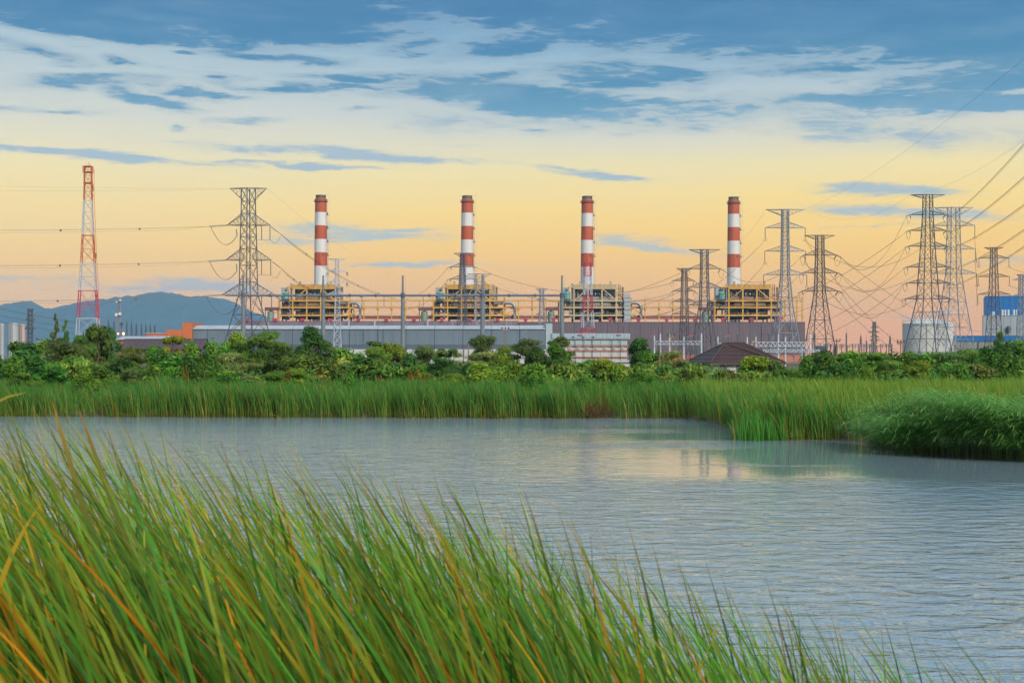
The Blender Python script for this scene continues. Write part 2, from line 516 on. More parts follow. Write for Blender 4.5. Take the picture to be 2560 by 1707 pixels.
b_ = MB().face((-190, -12, 0), (190, -12, 0), (190, 130, 0), (-190, 130, 0))
tag(b_.build('water', wm), 'rippled pond water reflecting the evening sky', kind='structure')

# hills: one wooded ridge some kilometres off
HX = [-1500, -900, -500, -250, -60, 0, 40, 80, 105, 125, 160, 220, 280, 300, 345, 400, 450, 480, 510, 545, 575, 600, 640, 700, 780, 900, 1100]
HYY = [830, 800, 775, 782, 772, 766, 755, 757, 774, 776, 764, 752, 748, 742, 737, 733, 735, 741, 736, 744, 752, 764, 785, 805, 830, 860, 890]
hd = 6000.
hx = np.linspace(-1500, 1100, 520)
hy = np.interp(hx, HX, HYY)
ridge = CH + (HY - hy) / F * hd
rn = np.convolve(rng.normal(size=len(hx)), np.ones(3) / 3, 'same') * 4 + np.convolve(rng.normal(size=len(hx)), np.ones(15) / 15, 'same') * 9
prof = [(-1400, 0.), (-1100, .12), (-800, .34), (-520, .55), (-300, .78), (-130, .93), (0, 1.), (260, .85), (700, .45), (1200, 0.)]
V = []
for k, (off, f_) in enumerate(prof):
    bump = np.convolve(rng.normal(size=len(hx)), np.ones(11) / 11, 'same') * 26 * (1 - abs(2 * f_ - 1))
    V.append(np.stack([(hx - CX) / F * hd, np.full_like(hx, hd + off) + bump, np.maximum(-1, 1 + (ridge + rn * (f_ > .9) - 1) * f_ + bump)], -1))
V = np.concatenate(V)
nx = len(hx); i = np.arange(nx - 1)[None, :] + nx * np.arange(len(prof) - 1)[:, None]
Q = np.stack([i, i + 1, i + 1 + nx, i + nx], -1).reshape(-1, 4)
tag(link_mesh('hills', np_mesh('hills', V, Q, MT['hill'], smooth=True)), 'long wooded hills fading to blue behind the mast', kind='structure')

# haze: the air between here and the hills
hm = bpy.data.materials.new('evening_haze'); hm.use_nodes = True
t = hm.node_tree; t.nodes.clear()
pv = t.nodes.new('ShaderNodeVolumePrincipled')
pv.inputs['Color'].default_value = (.34, .64, .92, 1)
pv.inputs['Density'].default_value = HAZE = .72e-4
pv.inputs['Anisotropy'].default_value = 0.
out = t.nodes.new('ShaderNodeOutputMaterial')
t.links.new(pv.outputs[0], out.inputs['Volume'])
tag(MB().box(-7900, 7900, -400, 8000, -2., 330).build('haze', hm), 'thin evening haze over the plain', kind='stuff')

# ------------------------------------------------------------------ lattice structures
def lattice(prof, legs, br, rl, rb, aspect=1.15, rot=0., horiz=True, x0=0., y0=0.):
    """square lattice tower: prof = [(z, half width)] upwards; legs = four MBs, br = MB of the bracing"""
    c, s_ = math.cos(rot), math.sin(rot)
    def corner(k, h, z):
        sx, sy = ((-1, -1), (1, -1), (1, 1), (-1, 1))[k]
        return (x0 + (sx * c - sy * s_) * h, y0 + (sx * s_ + sy * c) * h, z)
    for (z0, h0), (z1, h1) in zip(prof, prof[1:]):
        n = max(1, round((z1 - z0) / (aspect * (h0 + h1))))
        for i in range(n):
            a, b = i / n, (i + 1) / n
            # panels get shorter with the width
            za, zb = z0 + (z1 - z0) * a, z0 + (z1 - z0) * b
            ha, hb = h0 + (h1 - h0) * a, h0 + (h1 - h0) * b
            for k in range(4):
                k2 = (k + 1) % 4
                legs[k].bar(corner(k, ha, za), corner(k, hb, zb), rl, 4, caps=False)
                br.bar(corner(k, ha, za), corner(k2, hb, zb), rb, 3, caps=False)
                br.bar(corner(k2, ha, za), corner(k, hb, zb), rb, 3, caps=False)
                if horiz and (i > 0 or z0 != prof[0][0]):
                    br.bar(corner(k, ha, za), corner(k2, ha, za), rb, 3, caps=False)
                if zb - za > 7:          # secondary bracing in the tall leg panels
                    zm, hm_ = (za + zb) / 2, (ha + hb) / 2
                    A, B = Vector(corner(k, hm_, zm)), Vector(corner(k2, hm_, zm))
                    C_ = (Vector(corner(k, ha, za)) + Vector(corner(k2, hb, zb))) / 2
                    br.bar(A, B, rb * .8, 3, caps=False)
                    br.bar(A, Vector(corner(k, ha, za)).lerp(Vector(corner(k2, hb, zb)), .25), rb * .7, 3, caps=False)
                    br.bar(B, Vector(corner(k2, ha, za)).lerp(Vector(corner(k, hb, zb)), .25), rb * .7, 3, caps=False)
    return corner

def interp_h(prof, z):
    return float(np.interp(z, [q[0] for q in prof], [q[1] for q in prof]))

TIPS = {}
def pylon(key, label, x, d, prof_px, arms, top, m='galv', rot=0., rl=.17, rb=.075, susp=None, tens=None, jump=True, group='high-voltage pylons', ins_m='porcelain', arm_down=False, base_z=.8):
    """prof_px [(y, half width)] from the top down; arms [(y, left, right, rise)]; top (half length, drop) in pixels of the photograph"""
    s = d / F
    Z = lambda y: CH + (HY - y) * s
    b0 = P(x, HY, d)
    th = thing('high_voltage_pylon', label, 'pylon', (b0.x, d, 0), group)
    prof = sorted([(Z(y), h * s) for y, h in prof_px])
    if prof[0][0] > base_z:              # carry the legs on down to the ground
        (z0, h0), (z1, h1) = prof[0], prof[1]
        k = (h0 - h1) / (z1 - z0)
        prof.insert(0, (base_z, h0 + k * (z0 - base_z)))
    kk = 1 / math.sqrt(2) * (1 / max(abs(math.cos(math.pi / 4 - abs(rot))), 1e-6))   # half width seen -> half side
    prof = [(z, h * kk) for z, h in prof]
    legs = [MB() for _ in range(4)]; br = MB()
    lattice(prof, legs, br, rl, rb, rot=rot)
    for l_ in legs: l_.build('leg', MT[m], th)
    br.build('bracing', MT[m], th, kind='stuff')
    wv_ = [interp_h(prof, prof[-1][0])]
    ztop = prof[-1][0]
    h = wv_[0]
    TIPS[key] = {'L': [], 'R': [], 'T': [], 'd': d}
    for sg in (-1, 1):                   # earth-wire peak
        if top:
            tl, dr = top[0] * s, top[1] * s
            e = MB()
            tip = Vector((sg * tl, 0, ztop))
            for sy in (-1, 1):
                e.bar((0, sy * h, ztop), tip, rb * 1.3, 3)
                e.bar((sg * h, sy * h, ztop - dr), tip, rb * 1.3, 3)
            for q in (.3, .55, .78):
                xa = sg * (h + (tl - h) * q)
                e.bar((xa, h * (1 - q), ztop), (xa, h * (1 - q), ztop - dr * (1 - q)), rb * .7, 3)
                xb = sg * (h + (tl - h) * (q - .22))
                e.bar((xb, h * (1.22 - q), ztop), (xa, h * (1 - q), ztop - dr * (1 - q)), rb * .7, 3)
            e.build('earth_peak', MT[m], th)
            TIPS[key]['T'].append(Vector((b0.x + sg * tl, d, ztop)))
    for lv, (ay, al, ar, rise) in enumerate(arms):
        za = Z(ay)
        hb = interp_h(prof, za)
        for sg, ln, side in ((-1, al, 'L'), (1, ar, 'R')):
            if not ln:
                TIPS[key][side].append(None); continue
            ln *= s
            rz = rise * s
            a = MB()
            tip = Vector((sg * ln, 0, za))
            hu = interp_h(prof, za + rz)
            for sy in (-1, 1):
                a.bar((sg * hb, sy * hb, za), tip, rb * 1.5, 4)
                a.bar((sg * hu, sy * hu, za + rz), tip, rb * 1.4, 4)
                nq = 5
                for q in range(nq):
                    f0, f1 = q / nq, (q + 1) / nq
                    lo0 = Vector((sg * hb, sy * hb, za)).lerp(tip, f0); up0 = Vector((sg * hu, sy * hu, za + rz)).lerp(tip, f0)
                    up1 = Vector((sg * hu, sy * hu, za + rz)).lerp(tip, f1); lo1 = Vector((sg * hb, sy * hb, za)).lerp(tip, f1)
                    a.bar(lo0, up0, rb * .6, 3, caps=False)
                    if q < nq - 1: a.bar(lo0, up1, rb * .6, 3, caps=False)
            for q in (.25, .5, .75):
                xa = sg * (hb + (ln - hb) * q)
                a.bar((xa, -hb * (1 - q), za), (xa, hb * (1 - q), za), rb * .6, 3)
            a.build('crossarm', MT[m], th)
            hang = tip.copy()
            if susp:                     # hanging string with a yoke below
                L_ = susp * s
                i_ = MB().bar(tip, tip - Vector((0, 0, L_ * .82)), .12, 6)
                yk = tip - Vector((0, 0, L_))
                for q in (-1, 1):
                    i_.bar(tip - Vector((0, 0, L_ * .8)), yk + Vector((q * .55, 0, 0)), .07, 4)
                i_.bar(yk + Vector((-.6, 0, 0)), yk + Vector((.6, 0, 0)), .06, 4)
                i_.build('insulator', MT[ins_m], th)
                hang = yk
            if tens:                     # strings pulled out sideways and a slack jumper below
                tx, tz, L_ = tens[0] * sg, tens[1], tens[2] * s
                ends = []
                if callable(tens[-1]): pass
                dirs = [Vector((sg * tens[0], -.5, -tens[1])).normalized(), Vector((-sg * tens[0] * .5, .8, -tens[1] * 1.6)).normalized()]
                for dv in dirs:
                    i_ = MB()
                    for o_ in (-.14, .14):
                        ov_ = Vector((0, 0, o_))
                        i_.bar(tip + ov_, tip + dv * L_ + ov_, .085, 5)
                    i_.bar(tip + dv * L_ + Vector((0, 0, -.25)), tip + dv * L_ + Vector((0, 0, .25)), .06, 4)
                    i_.build('insulator', MT[ins_m], th)
                    ends.append(tip + dv * L_)
                if jump:
                    j_ = MB()
                    pts = []
                    for q in range(13):
                        f_ = q / 12
                        pp = ends[0].lerp(ends[1], f_)
                        pp.z -= 4 * f_ * (1 - f_) * tens[3] * s
                        pts.append(pp)
                    j_.tube(pts, .05, 3)
                    j_.build('jumper_cable', MT['cable'], th)
                hang = ends[0]
            TIPS[key][side].append(Vector((b0.x, d, 0)) + hang)
    return th

# the big one on the left is turned cornerwise and pulls cables both ways
A = pylon('A', 'big dark cornerwise pylon left of the first chimney', 621, 430,
          [(471, 17.5), (504, 17.5), (622, 21), (705, 22.5), (738, 24), (835, 53)],
          [(563.5, 54, 55, 29), (650.5, 57, 58, 29), (737.5, 66, 68, 30)], (46, 31), 'galv_dark', rot=R(45), rl=.16, rb=.085)
s_ = 430 / F
for lv, (ay, al) in enumerate(((563.5, 54), (650.5, 57), (737.5, 66))):
    za = CH + (HY - ay) * s_
    # jumper loop hanging below the left arm, and two post strings with their bar below the right arm
    a_ = Vector((-(al + 40) * s_, 0, za - .4)); e_ = Vector((-27 * s_, -.8, za - 26 * s_))
    for o_ in (-.25, .25):
        j_ = MB(); pts = []
        for q in range(15):
            f_ = q / 14; pp = a_.lerp(e_, f_); pp.z -= 4 * f_ * (1 - f_) * 33 * s_; pp.y += o_; pts.append(pp)
        j_.tube(pts, .055, 3).build('jumper_cable', MT['cable'], A)
    for o_ in (-.14, .14): MB().bar((-al * s_, 0, za + o_), (-(al + 44) * s_, -.6, za - .4 + o_), .085, 5).build('insulator', MT['porcelain'], A)
    for o_ in (-.3, .3): MB().bar(((al + 3) * s_, o_, za - 4 * s_), ((al + 20) * s_, .8 + o_, za - 17 * s_), .13, 5).build('insulator', MT['porcelain'], A)
    MB().bar((-29 * s_, -.8, za - 10 * s_), (-27 * s_, -.8, za - 26 * s_), .16, 6).build('insulator', MT['porcelain'], A)
    for xx in (33, 54 + 2 * lv):
        MB().bar((xx * s_, 0, za), (xx * s_, 0, za - 36 * s_), .12, 6).build('insulator', MT['galv_dark'], A)
    pts = [Vector((xx * s_, 0, za - (zz) * s_)) for xx, zz in ((24, 37), (33, 36), (45, 37.5), (54 + 2 * lv, 36), (62, 43), (69, 45), (75, 38), (80, 26))]
    MB().tube(pts, .06, 3).build('jumper_cable', MT['cable'], A)

pylon('B', 'white pylon standing before the first boiler frame', 843, 520,
      [(647, 4.6), (680, 5), (738, 6), (815, 9)], [(680, 24, 24, 9), (706.5, 24, 24, 9), (735, 24, 24, 8)], (24, 7), 'galv_pale', rot=R(10), rl=.13, rb=.07, tens=(.5, .9, 9, 3))
pylon('C', 'dark pylon in front of the lower part of the second chimney', 1156, 610,
      [(633, 5.5), (668, 6.5), (720, 9), (812, 13)], [(667.7, 31, 31, 10), (698, 32, 32, 10), (748, 24, 24, 8)], (21, 9), 'galv_dark', rot=R(20), rl=.16, rb=.09, tens=(1., .45, 8, 7))
pylon('D', 'pale pylon right of the second chimney, before its boiler frame', 1199, 615,
      [(685, 11), (725, 12), (812, 14)], [(725, 20, 20, 7), (765, 20, 20, 7)], (31, 9), 'galv', rot=R(15), rl=.15, rb=.08, tens=(.5, .9, 7, 4))
pylon('E', 'small pylon between the second and third boiler frames', 1354.5, 640,
      [(722, 5), (750, 5.5), (812, 8)], [(750, 12, 12, 6), (786, 14, 14, 5)], (14, 9), 'galv', rot=R(12), rl=.14, rb=.08)
pylon('G', 'slim dense pylon left of the fourth chimney, first from the right of its pair', 1711, 600,
      [(671, 6), (702, 7), (785, 9), (880, 13)], [(702, 29, 25, 9), (728, 30, 26, 9), (754, 30, 26, 9), (785, 31, 28, 9)], (20, 8), 'galv_rust', rot=R(14), rl=.17, rb=.09, tens=(.7, .7, 11, 6))
pylon('H', 'dark pylon just left of the fourth chimney with three tension arms', 1761, 500,
      [(624, 9), (672, 9), (718, 10.5), (763, 12), (900, 34)], [(672, 40, 40, 13), (718.7, 41, 41, 13), (763, 41, 41, 12)], (39, 10), 'galv_dark', rot=R(8), rl=.17, rb=.08, tens=(.8, .5, 12, 16))
pylon('I', 'tall pale blue pylon right of the fourth chimney with hanging strings', 1963, 450,
      [(524, 8), (570, 8), (687, 10), (770, 17.5), (895, 36)], [(569.7, 50, 50, 14), (628, 51, 51, 14), (687, 54, 54, 14)], (48, 15), 'galv', rot=R(6), rl=.19, rb=.085, susp=32, ins_m='galv_rust')
pylon('J', 'brownish pylon beside the pale blue one, before the orange sky', 2049.5, 480,
      [(588.5, 9), (638, 9.5), (727.5, 12), (800, 22), (895, 37)], [(638, 40, 42, 14), (682, 43, 44, 13), (727.5, 44, 46, 13)], (38, 10), 'galv_rust', rot=R(8), rl=.18, rb=.08, tens=(.8, .5, 13, 20), ins_m='galv_rust')
pylon('K', 'tallest dark pylon with six cross-arms in front of the storage tank', 2319.5, 420,
      [(487, 10), (537, 11), (615, 15), (708, 21), (747, 23), (880, 50)],
      [(537, 45, 45, 10), (576.5, 46, 46, 10), (615.5, 48, 48, 11), (667.6, 52, 53, 11), (708, 54, 55, 10), (747, 57, 58, 10)], (43, 9), 'galv_dark', rot=R(9), rl=.155, rb=.07, tens=(.9, .4, 12, 16))
pylon('L', 'pale grey pylon right behind the tallest dark pylon', 2384, 480,
      [(519, 12.5), (564, 13), (684, 16), (755, 25), (880, 44)], [(564, 52, 53, 13), (622.6, 53, 55, 13), (683.7, 56, 58, 12)], (48, 21), 'galv', rot=R(8), rl=.17, rb=.075, susp=32, ins_m='galv_rust')
pylon('M', 'brown-grey pylon in front of the blue building', 2484.5, 540,
      [(619, 6.5), (646, 7), (736, 10), (880, 19)], [(645.5, 37, 38, 8), (691.7, 39, 39, 8), (736, 40, 41, 8)], (24, 6), 'galv_rust', rot=R(8), rl=.16, rb=.075, susp=23, ins_m='galv_rust')
pylon('N', 'pylon at the right edge before the blue building', 2554, 560,
      [(686, 5), (740, 6.5), (880, 12)], [(700, 22, 22, 6), (740, 24, 24, 6)], (13, 5), 'galv', rot=R(8), rl=.16, rb=.08)
pylon('O', 'small far pylon left of the storage tank', 2185.5, 1000,
      [(804, 3), (822, 3.2), (875, 6.5)], [(819, 9, 12, 3), (831, 16, 14, 4), (842, 10, 12, 3), (851, 11, 13, 3)], None, 'galv_dark', rot=R(8), rl=.22, rb=.12)
pylon('Q', 'small dark pylon beside the silos at the left edge', 75.5, 470,
      [(772, 5.5), (850, 6)], [(800, 10, 12, 5), (822, 14, 12, 5)], (7, 3), 'galv_dark', rot=R(8), rl=.18, rb=.09)

# ------------------------------------------------------------------ painted masts
def banded_mast(name, label, x, d, prof_px, bands, cat='mast', rl=.16, rb=.07):
    s = d / F
    Z = lambda y: CH + (HY - y) * s
    b0 = P(x, HY, d)
    th = thing(name, label, cat, (b0.x, d, 0))
    prof = sorted([(Z(y), h * s) for y, h in prof_px])
    for (ya, yb, m, nm) in bands:
        za, zb = Z(yb), Z(ya)
        za = max(za, .6)
        seg = [(za, interp_h(prof, za))] + [q for q in prof if za < q[0] < zb] + [(zb, interp_h(prof, zb))]
        legs = [MB() for _ in range(4)]; br = MB()
        lattice(seg, legs, br, rl, rb, 1.2, rot=R(9))
        sec = MB()
        ht = seg[-1][1]
        cr = [(sx * ht, sy * ht, zb - .1) for sx, sy in ((-1, -1), (1, -1), (1, 1), (-1, 1))]
        ca, sa = math.cos(R(9)), math.sin(R(9))
        cr = [(x_ * ca - y_ * sa, x_ * sa + y_ * ca, z_) for x_, y_, z_ in cr]
        for q in range(4): sec.bar(cr[q], cr[(q + 1) % 4], rb * 1.4, 4)
        o = sec.build(nm, MT[m], th)
        for q in legs: q.build('leg', MT[m], o)
        br.build('bracing', MT[m], o, kind='stuff')
    return th, s, Z, prof

T1, s_, Z_, pr_ = banded_mast('radio_mast', 'tall red and white lattice radio mast on the left', 220, 400,
    [(416, 9), (459, 8.6), (500, 9.5), (589, 13), (656, 16), (726, 20), (795, 23.5), (835, 26)],
    [(416, 500, 'red_steel', 'red_section'), (500, 588, 'galv_pale', 'white_section'), (588, 656, 'red_steel', 'red_section'), (656, 726, 'galv_pale', 'white_section'), (726, 795, 'crimson', 'red_section'), (795, 900, 'galv_pale', 'white_section')], rl=.12, rb=.055)
for (yy, hw) in ((418, 10), (432, 10), (459, 9.5)):
    MB().box(-hw * s_, hw * s_, -hw * s_, hw * s_, Z_(yy), Z_(yy) + .25).build('platform', MT['red_steel'], T1)
r_ = MB()
for sx in (-10, 10):
    for sy in (-10, 10): r_.bar((sx * s_, sy * s_, Z_(432)), (sx * s_, sy * s_, Z_(415)), .09, 4)
r_.build('railing', MT['red_steel'], T1)
for (xx, ya, yb) in ((-5, 418, 408), (1, 418, 404), (7, 418, 411), (4, 418, 409)):
    MB().bar((xx * s_, 0, Z_(ya)), (xx * s_, .3, Z_(yb)), .05, 4).build('antenna', MT['red_steel'], T1)
for (xx, yy, hh) in ((11, 455, 14), (13, 470, 16), (14.5, 602, 12), (17, 612, 14), (20, 640, 14), (12, 490, 10), (22, 740, 10)):
    MB().box((xx - .9) * s_, (xx + .9) * s_, -.5, 0, Z_(yy + hh / 2), Z_(yy - hh / 2)).build('panel_antenna', MT['red_steel'] if yy < 650 else MT['crimson'], T1)
lad = MB()
for k in range(74):
    z = 1 + k * .75
    hx_ = interp_h(pr_, z) + .35
    lad.bar((hx_ - .1, -.4, z), (hx_ + .55, -.4, z), .035, 3)
for o_ in (-.1, .5):
    lad.tube([((interp_h(pr_, z) + .35) + o_, -.4, z) for z in np.linspace(1, 56, 20)], .06, 3)
lad.build('cable_ladder', MT['red_steel'], T1)

T2, s2, Z2, _ = banded_mast('radio_mast', 'pink-red and white lattice mast before the third chimney', 1469, 520,
    [(657.5, 7.8), (700, 8.2), (738, 9.5), (777, 11.5), (832, 14.5), (880, 17.5)],
    [(657.5, 690, 'crimson', 'red_section'), (690, 738, 'galv_pale', 'white_section'), (738, 777, 'crimson', 'red_section'), (777, 819.5, 'galv_pale', 'white_section'), (819.5, 833, 'crimson', 'red_section'), (833, 890, 'galv_pale', 'white_section')], rl=.15, rb=.06)
for (yy, hw) in ((689, 8.4), (658, 8), (777, 11.6), (738, 9.6)):
    q = MB()
    h_ = hw * s2
    for a, b in (((-1, -1), (1, -1)), ((1, -1), (1, 1)), ((1, 1), (-1, 1)), ((-1, 1), (-1, -1))):
        q.bar((a[0] * h_, a[1] * h_, Z2(yy)), (b[0] * h_, b[1] * h_, Z2(yy)), .16, 4)
    q.build('ring_frame', MT['crimson'], T2)
bpy.context.view_layer.update()

def small_mast():
    d = 440; s = d / F; Z = lambda y: CH + (HY - y) * s
    th = thing('antenna_mast', 'slender grey mast with dish antennas before the hills', 'mast', (P(297.5, HY, d).x, d, 0))
    legs = [MB() for _ in range(4)]; br = MB()
    lattice([(.8, 3.2 * s), (Z(748), 2.6 * s)], legs, br, .11, .06)
    for l_ in legs: l_.build('leg', MT['galv'], th)
    br.build('bracing', MT['galv'], th, kind='stuff')
    for (xx, yy, rr) in ((-5, 787, 4.2), (4, 785, 4.), (5, 751, 3), (-4, 755, 2.4)):
        mb = MB(); mb.lathe([(rr * s * .2, 0), (rr * s, .35), (rr * s, .75), (rr * s * .9, .8)], 14)
        mb.v = [(x + xx * s, -z - .2, y + Z(yy)) for x, y, z in mb.v]
        mb.build('dish', MT['white_paint'], th)
    for (xx, yt) in ((-1, 738), (2, 741), (6, 744)):
        MB().bar((xx * s, 0, Z(750)), (xx * s, 0, Z(yt)), .05, 4).build('antenna', MT['galv'], th)
    MB().box(-8 * s, 7 * s, -.3, .3, Z(750), Z(748.5)).build('platform', MT['galv'], th)
small_mast()

def lamp_mast():
    d = 330; s = d / F; Z = lambda y: CH + (HY - y) * s
    th = thing('lamp_mast', 'lamp mast with two lit orange floodlights behind the white roof', 'lamp post', (P(303, HY, d).x, d, 0))
    MB().bar((0, 0, .6), (0, 0, Z(806)), .17, 8, .1).build('pole', MT['galv_dark'], th)
    MB().box(-.3, .3, -.25, .25, Z(814), Z(806)).build('control_box', MT['galv_dark'], th)
    em = bpy.data.materials.new('lit_lamp'); em.use_nodes = True
    pb = em.node_tree.nodes['Principled BSDF']
    pb.inputs['Emission Color'].default_value = (1, .42, .08, 1); pb.inputs['Emission Strength'].default_value = 9
    MB().bar((-7.5 * s, 0, Z(834)), (8 * s, 0, Z(834)), .05, 4).build('bracket', MT['galv_dark'], th)
    for xx, rr in ((-7, .16), (6.4, .24)):
        mb = MB(); mb.lathe([(rr * .5, -rr), (rr, -rr * .3), (rr, rr * .3), (rr * .5, rr)], 10)
        mb.v = [(x + xx * s, y - .2, z + Z(834)) for x, y, z in mb.v]
        mb.build('lamp', em, th)
lamp_mast()

# row of A-frame lightning masts at the far left, two more at the right
def a_frame(x, yt, yb, d, label, grp):
    s = d / F; Z = lambda y: CH + (HY - y) * s
    th = thing('a_frame_mast', label, 'mast', (P(x, HY, d).x, d, 0), grp)
    for sg in (-1, 1):
        MB().bar((sg * 4.6 * s, 0, .8), (sg * .3 * s, 0, Z(yt)), .26, 4).build('leg', MT['galv_dark'], th)
    c = MB()
    for q in (.25, .5, .75):
        w_ = 4.6 * s * (1 - q)
        c.bar((-w_, 0, Z(yt) * q), (w_, 0, Z(yt) * q), .16, 3)
    c.build('crosspiece', MT['galv_dark'], th)
    MB().bar((0, 0, Z(yt)), (0, 0, Z(yt - 7)), .11, 3).build('spike', MT['galv_dark'], th)
ORD = ['first', 'second', 'third', 'fourth', 'fifth', 'sixth', 'seventh', 'eighth', 'ninth', 'tenth', 'eleventh', 'twelfth']
for q_, (x, yt) in enumerate(((271, 800), (285, 803), (317, 806), (329, 807), (341, 809), (354, 811), (365, 812), (376, 813), (387, 814))):
    a_frame(x, yt, 850, 820, f'thin dark A-frame mast before the blue hills, {ORD[q_]} from the left of its row', 'row of A-frame masts before the hills')
a_frame(2152, 840, 880, 760, 'thin A-frame mast between the brownish pylon and the small far pylon', 'A-frame masts left of the tank')
a_frame(2225, 840, 880, 760, 'thin A-frame mast between the small far pylon and the storage tank', 'A-frame masts left of the tank')

# ------------------------------------------------------------------ chimneys
def chimney(x, yt, label):
    d = 846; s = d / F
    Z = lambda y: CH + (HY - (y + yt - 488)) * s
    th = thing('chimney', label, 'chimney', (P(x, HY, d).x, d, 0), 'red and white striped chimneys')
    prof = [(0.8, 17.4 * s), (Z(712), 16.6 * s), (Z(664), 16.2 * s), (Z(504), 14.3 * s)]
    rad = lambda z: interp_h(prof, z)
    ys = [504, 531, 564, 598, 631, 664.5]
    edges = [Z(y) for y in ys] + [.8]
    for k in range(6):
        z1, z0 = edges[k], edges[k + 1]
        rd = k % 2 == 0
        MB().lathe([(rad(z0), z0 + .02), (rad((z0 + z1) / 2), (z0 + z1) / 2), (rad(z1), z1)], 40, caps=False).build('red_band' if rd else 'white_band', MT['orange_red' if rd else 'white_paint'], th, True)
    r0 = rad(Z(504))
    MB().lathe([(r0, Z(504) + .02), (r0 * 1.01, Z(498)), (r0 * .98, Z(496.6))], 40, caps=False).build('red_collar', MT['orange_red'], th, True)
    MB().lathe([(r0 * .98, Z(496.6)), (r0 * .87, Z(495)), (r0 * .87, Z(489)), (r0 * .93, Z(488.8)), (r0 * .93, Z(488)), (r0 * .8, Z(488)), (r0 * .8, Z(492))], 40, caps=False).build('cap', MT['soot'], th)
    for q in (491, 493.5):
        MB().lathe([(r0 * .87, Z(q)), (r0 * .9, Z(q)), (r0 * .9, Z(q) + .25), (r0 * .87, Z(q) + .25)], 32, caps=False).build('hoop', MT['soot'], th)
    pl = MB().lathe([(r0 * 1.0, Z(504.4)), (r0 * 1.2, Z(504.4)), (r0 * 1.2, Z(503.4)), (r0 * 1.0, Z(503.4))], 36, caps=False)
    po = pl.build('gallery', MT['maroon'], th)
    rl_ = MB()
    for k in range(18):
        a = k / 18 * 2 * math.pi
        rl_.bar((r0 * 1.19 * math.cos(a), r0 * 1.19 * math.sin(a), Z(503.4)), (r0 * 1.19 * math.cos(a), r0 * 1.19 * math.sin(a), Z(499.2)), .05, 3)
    for zz in (Z(499.4), Z(501.4)):
        rl_.tube([(r0 * 1.19 * math.cos(a), r0 * 1.19 * math.sin(a), zz) for a in np.linspace(0, 2 * math.pi, 30)], .05, 3)
    rl_.build('railing', MT['maroon'], po)
    for y in (536, 570, 603.5, 638):
        z = Z(y)
        MB().box(rad(z) - .4, rad(z) + 1.0, -1.1, 1.1, z - .2, z + .12).build('landing', MT['galv_dark'], th)
        MB().box(rad(z) + .2, rad(z) + .6, -.3, .3, z + .12, z + 1.3).build('beacon', MT['galv_dark'], th)
    ld = MB()
    za, zb = Z(664), Z(504)
    k = 0
    z = za
    while z < zb:
        ld.bar((rad(z) + .15, -.35, z), (rad(z) + .7, -.35, z), .05, 3); z += 1.1
    for o_ in (.2, .75):
        ld.tube([(rad(q) + o_, -.35, q) for q in np.linspace(1., Z(497), 24)], .06, 3)
    ld.build('ladder', MT['galv'], th)
    rod = MB()
    rod.bar((rad(Z(640)) + 1.9, 0, Z(640)), (r0 + 1.6, 0, Z(486.5)), .045, 3)
    for y in (504, 536, 570, 603, 638):
        rod.bar((rad(Z(y)) + .1, 0, Z(y)), (rad(Z(y)) + 2.3, 0, Z(y)), .05, 3)
    rod.bar((r0 + 1.6, 0, Z(486.5)), (r0 * .8, 0, Z(486.5)), .045, 3)
    rod.build('lightning_rod', MT['galv'], th)
    for (a, y) in ((-.9, 637), (.45, 637)):
        ang = -math.pi / 2 + a
        z = Z(y); rr = rad(z)
        MB().box(rr * math.cos(ang) - .35, rr * math.cos(ang) + .35, rr * math.sin(ang) - .25, rr * math.sin(ang) + .35, z - .45, z + .45).build('port', MT['dark'], th)
    MB().bar((-r0 * .45, -r0 * 1.02, 1), (-r0 * .42, -r0 * .93, Z(499)), .07, 4).build('conduit', MT['galv'], th)
chimney(802, 488.5, 'leftmost striped chimney, left of the white pylon')
chimney(1168, 490, 'second striped chimney, its foot hidden by a dark lattice pylon')
chimney(1468, 491, 'third striped chimney, behind the pink-red lattice mast')
chimney(1834, 493, 'rightmost striped chimney, left of the tall pale blue pylon')

